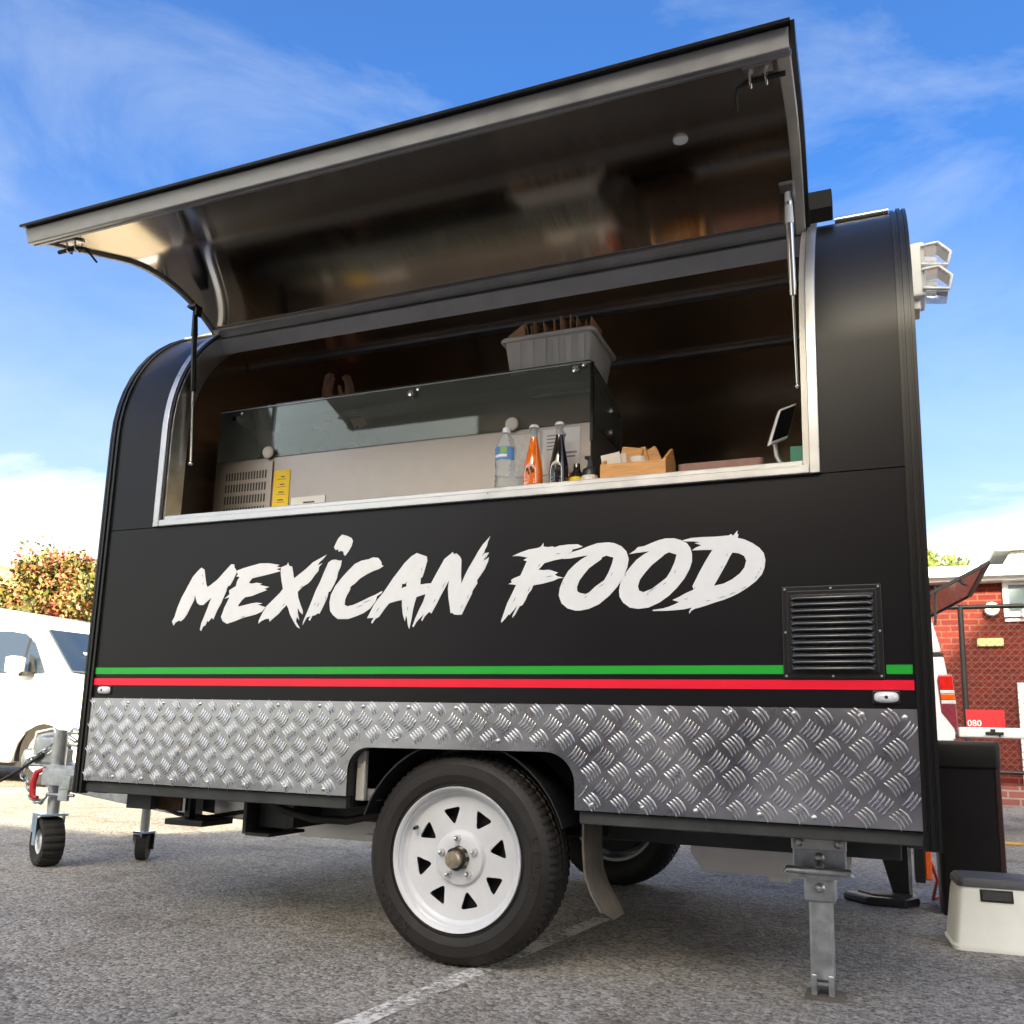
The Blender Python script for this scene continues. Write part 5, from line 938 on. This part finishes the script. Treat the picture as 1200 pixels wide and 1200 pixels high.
obj('rear_bumper', MB().box(2.98, 3.16, UY0+0.05, UY1-0.05, 0.48, 0.66), 'maroon', U, bev=0.02); obj('bumper_step', B(3.05, 3.19, UY0+0.10, UY1-0.10, 0.661, 0.685), 'galv', U, bev=0.006)
# lifted rear window of the canopy
def lift(x, w): return (x, w)
A0, A1 = Vector((2.90, 0, 1.70)), Vector((3.325, 0, 1.93)); dv = (A1-A0); nv = Vector((-dv.z, 0, dv.x)).normalized()*0.022
for (t0, t1, y0, y1) in ((0.0, 1.0, UY0+0.10, UY0+0.15), (0.0, 1.0, UY1-0.15, UY1-0.10), (0.0, 0.09, UY0+0.15, UY1-0.15), (0.91, 1.0, UY0+0.15, UY1-0.15)):
    a, b = A0+dv*t0, A0+dv*t1; q_ = [a, b, b+nv, a+nv]
    obj('lift_window_frame', MB().loft([[(p.x, y0, p.z) for p in q_], [(p.x, y1, p.z) for p in q_]]), 'car_black', U)
a, b = A0+dv*0.09+nv*0.4, A0+dv*0.91+nv*0.4; q_ = [a, b, b+nv*0.25, a+nv*0.25]
obj('lift_window_glass', MB().loft([[(p.x, UY0+0.15, p.z) for p in q_], [(p.x, UY1-0.15, p.z) for p in q_]]), 'car_glass', U)
obj('window_handle', MB().tube([A0+dv*0.52+Vector((0, UY0+0.12, 0)), A0+dv*0.52+Vector((0.02, UY0+0.10, -0.03)), A0+dv*0.58+Vector((0.02, UY0+0.10, -0.05))], 0.012, 8), 'car_black', U)
obj('window_strut', MB().tube([(2.95, UY0+0.12, 1.50), (2.965, UY0+0.12, 1.78)], 0.009, 8), 'car_black', U)
def car_wheel(parent, x, y, r, w, n=32):
    s = obj('wheel', MB().lathe([(r*0.62, -0.01), (r*0.9, -0.02), (r*0.98, 0.01), (r, 0.05), (r, w-0.05), (r*0.98, w-0.01), (r*0.6, w)], (x, y, r), 'Y', n), 'rubber', parent, smooth=30)
    obj('wheel_rim', MB().lathe([(0, 0.03), (r*0.18, 0.015), (r*0.22, 0.04), (r*0.52, 0.02), (r*0.62, -0.006), (r*0.64, 0.03)], (x, y, r), 'Y', n), 'galv', s, smooth=30)
    return s
for x in (-1.25, 1.70):
    for y in (UY0+0.02, UY1-0.24): car_wheel(U, x, y, 0.36, 0.22)
# chain-link fence
FN = thing('chain_link_fence', 'black chain-link fence in front of the red brick wall', 'fence', (0, 0, 0)); FYY = 9.5
obj('top_rail', MB().tube([(-4, FYY, 2.30), (12, FYY, 2.30)], 0.028, 10), 'fence_black', FN, smooth=50)
obj('bottom_rail', MB().tube([(-4, FYY, 0.37), (12, FYY, 0.37)], 0.022, 10), 'fence_black', FN, smooth=50)
for x in (-1.1, 1.2, 3.47, 5.8, 8.1, 10.4): obj('post', MB().tube([(x, FYY, 0), (x, FYY, 2.33)], 0.032, 12), 'fence_black', FN, smooth=50)
wm = MB(); Z0f, Z1f = 0.37, 2.30
for s in (1, -1):
    x = -0.5-2.0
    while x < 7.5:
        a, b = (x, FYY+0.03*s*0.2, Z0f), (x+s*(Z1f-Z0f), FYY+0.03*s*0.2, Z1f); wm.tube([a, b] if s > 0 else [(x+2.0, a[1], Z0f), (x+2.0-(Z1f-Z0f), a[1], Z1f)], 0.0028, 4, cap=False); x += 0.085
tag(obj('wire_mesh', wm, 'fence_wire', FN), kind='stuff')
sg = thing('red_sign', 'red notice board low on the fence behind the ute', 'sign', (3.66, FYY-0.045, 0.98))
obj('sign_panel', B(-0.20, 0.20, -0.006, 0.006, -0.10, 0.10), 'sign_red', sg)
cu = bpy.data.curves.new('t', 'FONT'); cu.body = '080'; cu.size = 0.10; cu.extrude = 0.001; cu.align_x = 'LEFT'
o = bpy.data.objects.new('t', cu); COL.objects.link(o); me = bpy.data.meshes.new_from_object(o.evaluated_get(bpy.context.evaluated_depsgraph_get())); bpy.data.objects.remove(o)
o = bpy.data.objects.new('sign_text', me); COL.objects.link(o); me.materials.clear(); me.materials.append(M['paper']); o.parent = sg; o.location = (-0.19, -0.0085, -0.09); o.rotation_euler = (R(90), 0, 0)
# brick building at right
WY = 11.5
BB = thing('brick_building', 'red brick building with white fascia behind the chain-link fence', 'building', (0, 0, 0))
obj('wall', B(-3.0, 14, WY, WY+8, 0, 2.90), 'brick_red', BB)
obj('fascia', B(-3.2, 14.2, WY-0.25, WY+8.2, 2.905, 3.12), 'white_paint', BB)
obj('gutter', B(-3.2, 14.2, WY-0.36, WY-0.255, 2.95, 3.06), 'white_paint', BB, bev=0.02)
obj('roof', MB().prism([[(WY-0.25, 3.125), (WY+4, 3.5), (WY+8.2, 3.125)]], lambda u, v, d: (-3.2+d, u, v), 17.4), 'steel_grey_roof', BB)
wn_ = obj('window', B(4.15, 5.6, WY-0.05, WY-0.002, 2.42, 2.90), 'white_paint', BB)
obj('pane', B(4.22, 5.53, WY-0.058, WY-0.051, 2.50, 2.86), 'window_glass', wn_)
dr = obj('door', B(4.36, 5.3, WY-0.04, WY-0.002, 0.0, 1.43), 'navy', BB)
obj('door_frame', MB().box(4.25, 4.36, WY-0.07, WY-0.003, 0, 1.52).box(4.36, 5.4, WY-0.07, WY-0.003, 1.43, 1.52), 'white_paint', dr)
vt = obj('wall_vent', B(3.80, 4.12, WY-0.06, WY-0.002, 2.02, 2.13), 'vent_cream', BB, bev=0.005)
for k in range(6): obj('vent_slat', B(3.815+k*0.05, 3.845+k*0.05, WY-0.066, WY-0.0605, 2.035, 2.115), 'vent_cream', vt)
for x, z, r_ in ((4.0, 2.53, 0.09), (4.42, 2.46, 0.07), (4.62, 2.42, 0.06)):
    obj('wall_lamp', MB().lathe([(0, -0.16), (r_, -0.13), (r_*1.1, -0.05), (r_*0.7, 0.0)], (x, WY-0.005, z), 'Y', 16), 'white_plastic', BB, smooth=50)
obj('conduit', MB().box(4.16, 5.6, WY-0.03, WY-0.003, 2.36, 2.40), 'white_paint', BB)
obj('plinth', B(-3.05, 14, WY-1.62, WY-1.42, 0, 0.28), 'brick_plinth', BB) if False else tag(obj('brick_kerb', B(-3.05, 14, FYY-0.10, FYY+0.10, 0, 0.22), 'brick_plinth'), 'low dark brick kerb running under the chain-link fence', 'kerb')
aw = thing('roof_lantern', 'small grey sloped roof lantern standing on the flat brick building', 'roof lantern', (0, 0, 0))
obj('lantern_body', MB().prism([[(4.16, 3.13), (8.0, 3.13), (8.0, 3.42), (4.3, 3.36)]], lambda u, v, d: (u, WY+0.1+d, v), 1.5), 'steel_grey_roof', aw)
obj('lantern_cap', MB().prism([[(4.10, 3.365), (8.1, 3.425), (8.1, 3.465), (4.10, 3.405)]], lambda u, v, d: (u, WY+0.0+d, v), 1.7), 'beige_frame', aw)

# ------------------------------------------------------------------ trees
def tree(name, label, c, rx, ry, rz, trunk_h, nl, m, seed, leaf=0.09, clumps=40, group=None):
    r_ = random.Random(seed); t = thing(name, label, 'tree', (c[0], c[1], 0), 0, group); tk = MB(); cz = c[2]
    tk.tube([(0, 0, 0), (0.05, 0.02, trunk_h*0.6), (0, 0, cz)], [0.16, 0.12, 0.06], 10); cl = []
    for k in range(clumps):
        while True:
            p = Vector((r_.uniform(-1, 1), r_.uniform(-1, 1), r_.uniform(-1, 1)))
            if 0.25 < p.length < 1: break
        q = Vector((p.x*rx, p.y*ry, cz+p.z*rz)); cl.append((q, r_.uniform(0.35, 0.75)))
        if k % 2 == 0: tk.tube([(0, 0, trunk_h*0.7+r_.uniform(0, 0.4)), Vector((q.x*0.45, q.y*0.45, trunk_h*0.8+(q.z-trunk_h)*0.4)), q], [0.05, 0.03, 0.008], 6)
    obj('trunk', tk, 'bark', t, smooth=60); lm = MB()
    for i in range(nl):
        q, s = cl[r_.randrange(len(cl))]; d = Vector((r_.gauss(0, 1), r_.gauss(0, 1), r_.gauss(0, 1))).normalized()*s*min(1.25, abs(r_.gauss(0.75, 0.3)))*min(rx, ry, rz)*0.6
        p = q+d; u = Vector((r_.gauss(0, 1), r_.gauss(0, 1), r_.gauss(0, 1))).normalized(); v = u.orthogonal().normalized(); l_ = leaf*r_.uniform(0.6, 1.3)
        lm.add([p-u*l_, p+v*l_*0.5, p+u*l_, p-v*l_*0.5], [(0, 1, 2, 3)])
    tag(obj('crown', lm, m, t), kind='stuff'); return t
tree('autumn_tree', 'low autumn tree with red and yellow leaves behind the white van', (-14.3, 9.6, 1.95), 1.9, 1.2, 1.2, 1.0, 26000, 'autumn_leaf', 3, 0.052, 60)
tree('autumn_tree', 'taller autumn tree with red tips next to the trailer nose', (-11.6, 10.0, 2.45), 1.7, 1.2, 1.35, 1.4, 26000, 'autumn_leaf', 5, 0.052, 60)
tree('autumn_tree', 'spreading yellow autumn tree farthest from the trailer', (-17.6, 10.5, 1.5), 1.9, 1.2, 1.3, 1.3, 12000, 'autumn_leaf', 9, 0.06, 50)
tree('garden_tree', 'yellow-green treetop rising over the brick building', (3.85, 23, 4.55), 1.2, 1.2, 1.0, 2.4, 5000, 'green_leaf', 11, 0.10, 30)
# house roof beyond the trees
hs_ = thing('far_house', 'cream house with brown tiled roof beyond the autumn trees', 'house', (0, 0, 0))
obj('wall', B(-34, -20.6, 18, 26, 0, 4.2), 'cream_wall', hs_)
obj('roof', MB().prism([[(-35, 4.2), (-19.8, 4.2), (-24.4, 5.7), (-31, 5.9)]], lambda u, v, d: (u, 17.6+d, v), 9), 'roof_brown', hs_)
obj('fascia', B(-35.1, -19.7, 17.5, 17.59, 4.0, 4.2), 'white_paint', hs_)

# ------------------------------------------------------------------ white van at left
V = thing('white_van', 'white van parked facing the trailer nose, in sunlight', 'van', (0, 0, 0))
VY0, VY1 = 4.25, 5.98
def vsec(y, e):
    # side outline of the van at depth y; e pulls the greenhouse in
    return None
low = [(-9.1, 0.30), (-8.65, 0.22), (-5.72, 0.22), (-5.66, 0.40), (-5.55, 0.53), (-5.40, 0.595), (-5.27, 0.61), (-5.14, 0.595), (-4.99, 0.53), (-4.88, 0.40), (-4.82, 0.22), (-4.40, 0.26), (-4.30, 0.45), (-4.30, 0.72), (-4.42, 0.92), (-5.02, 1.125), (-9.15, 1.16), (-9.18, 0.7)]
obj('body', MB().prism([low], lambda u, v, d: (u, VY0+d, v), VY1-VY0), 'car_white', V, bev=0.03)
green = [(-9.14, 1.16), (-5.03, 1.127), (-5.20, 1.26), (-5.60, 1.60), (-5.85, 1.72), (-6.5, 1.83), (-8.8, 1.86), (-9.05, 1.7)]
k = len(green)
def gsec(ins, zc): return [(x, ins, z) for x, z in green]
secs = []
for t in (0.0, 0.06, 0.5, 0.94, 1.0):
    row = []
    for x, z in green:
        ty = 0.02+0.22*max(0, (z-1.13))/0.7; y0, y1 = VY0+ty, VY1-ty
        crown = (0.05 if 0 < t < 1 else 0.0)*(1 if z > 1.65 else 0); y = y0+(y1-y0)*t
        row.append((x, y, z+crown))
    secs.append(row)
obj('roof', MB().loft(secs), 'car_white', V, smooth=45, bev=0.01)
def vpanel(name, poly, off, m, par=V, th=0.01):
    return obj(name, MB().loft([[(x, VY0+0.02+0.22*max(0, z-1.13)/0.7-off, z) for x, z in poly], [(x, VY0+0.02+0.22*max(0, z-1.13)/0.7-off+th, z) for x, z in poly]]), m, par)
vpanel('side_window', [(-6.95, 1.07), (-5.95, 1.075), (-5.40, 1.115), (-5.36, 1.15), (-5.66, 1.46), (-5.85, 1.565), (-6.1, 1.60), (-6.95, 1.62)], 0.012, 'car_glass')
vpanel('quarter_glass_divider', [(-5.72, 1.09), (-5.685, 1.09), (-5.745, 1.52), (-5.775, 1.52)], 0.018, 'car_black')
vpanel('side_window', [(-8.6, 1.12), (-7.1, 1.10), (-7.1, 1.63), (-8.6, 1.65)], 0.012, 'car_glass')
ws = []
for t in (0, 0.15, 0.5, 0.85, 1):
    yb = VY0+0.065+(VY1-VY0-0.13)*t; yt = VY0+0.185+(VY1-VY0-0.37)*t; bow = 0.05*(1-(2*t-1)**2)
    ws.append([(-5.055+bow, yb, 1.150), (-5.585+bow, yt, 1.592), (-5.565+bow, yt, 1.612), (-5.035+bow, yb, 1.165)])
obj('windscreen', MB().loft(ws), 'car_glass', V)
obj('registration_sticker', MB().add([(-5.20, VY0+0.34, 1.352), (-5.19, VY0+0.46, 1.352), (-5.215, VY0+0.46, 1.380), (-5.225, VY0+0.34, 1.380)], [(0, 1, 2, 3)]), 'paper', V)
mr_ = obj('mirror', MB().loft([rect(-0.085, 0.085, -0.075, 0.075, z, 0.05) if 0 < i < 4 else rect(-0.05, 0.05, -0.05, 0.05, z, 0.04) for i, z in enumerate((1.125, 1.145, 1.215, 1.285, 1.30))]), 'car_white', V, smooth=50)
mr_.location = (-5.62, VY0-0.13, 0)
obj('mirror_arm', B(-5.60, -5.48, VY0-0.10, VY0+0.03, 1.10, 1.145), 'car_black', V, bev=0.01)
obj('sail_panel', MB().prism([[(-5.60, 1.10), (-5.47, 1.12), (-5.56, 1.31), (-5.60, 1.33)]], lambda u, v, d: (u, VY0+0.012+d, v), 0.02), 'car_black', V)
obj('arch_lining', MB().lathe([(0.372, 0.0), (0.366, 0.28)], (-5.27, VY0+0.004, 0.238), 'Y', 24, 0, math.pi), 'car_black', V, smooth=50)
obj('arch_liner', B(-5.75, -4.80, VY0+0.30, VY0+0.32, 0.2, 0.75), 'car_black', V)
for x in (-8.2, -5.27):
    for y in (VY0+0.015, VY1-0.22): car_wheel(V, x, y, 0.325, 0.20)
obj('underbody', B(-8.9, -4.5, VY0+0.10, VY1-0.10, 0.18, 0.24), 'car_black', V)
vpanel('door_handle', [(-6.62, 0.92), (-6.42, 0.92), (-6.42, 0.955), (-6.62, 0.955)], 0.03, 'white_plastic', V, 0.02)
for xs in (-5.78, -7.02):
    vpanel('door_seam', [(xs, 0.30), (xs+0.012, 0.30), (xs+0.012, 1.06), (xs, 1.06)], 0.022, 'car_black', V, 0.003)
obj('side_indicator', B(-4.74, -4.62, VY0-0.008, VY0+0.01, 0.86, 0.885), 'lens_grey', V)

# ------------------------------------------------------------------ added gabled building, unseen: its roofline is shaped to shade the car park
SB = thing('added_shade_building', 'unseen gabled brick building added behind the viewpoint to shade the car park', 'building', (0, 0, 0)); SY = -12.0
ge = [(-4.5, 0), (13, 0), (13, 11.0), (9.2, 14.85), (1.25, 6.9), (-4.5, 6.85)]
obj('wall', MB().prism([ge], lambda u, v, d: (u, SY-d, v), 9), 'brick_brown', SB)
for (x0, x1) in ((-3.6, -1.8), (0.2, 2.0), (4.0, 5.8), (7.8, 9.6), (10.6, 12.2)):
    for z0 in (1.0, 4.1):
        f_ = obj('window', B(x0, x1, SY+0.003, SY+0.06, z0, z0+1.7), 'white_paint', SB); obj('pane', B(x0+0.08, x1-0.08, SY+0.061, SY+0.07, z0+0.08, z0+1.62), 'window_glass', f_)
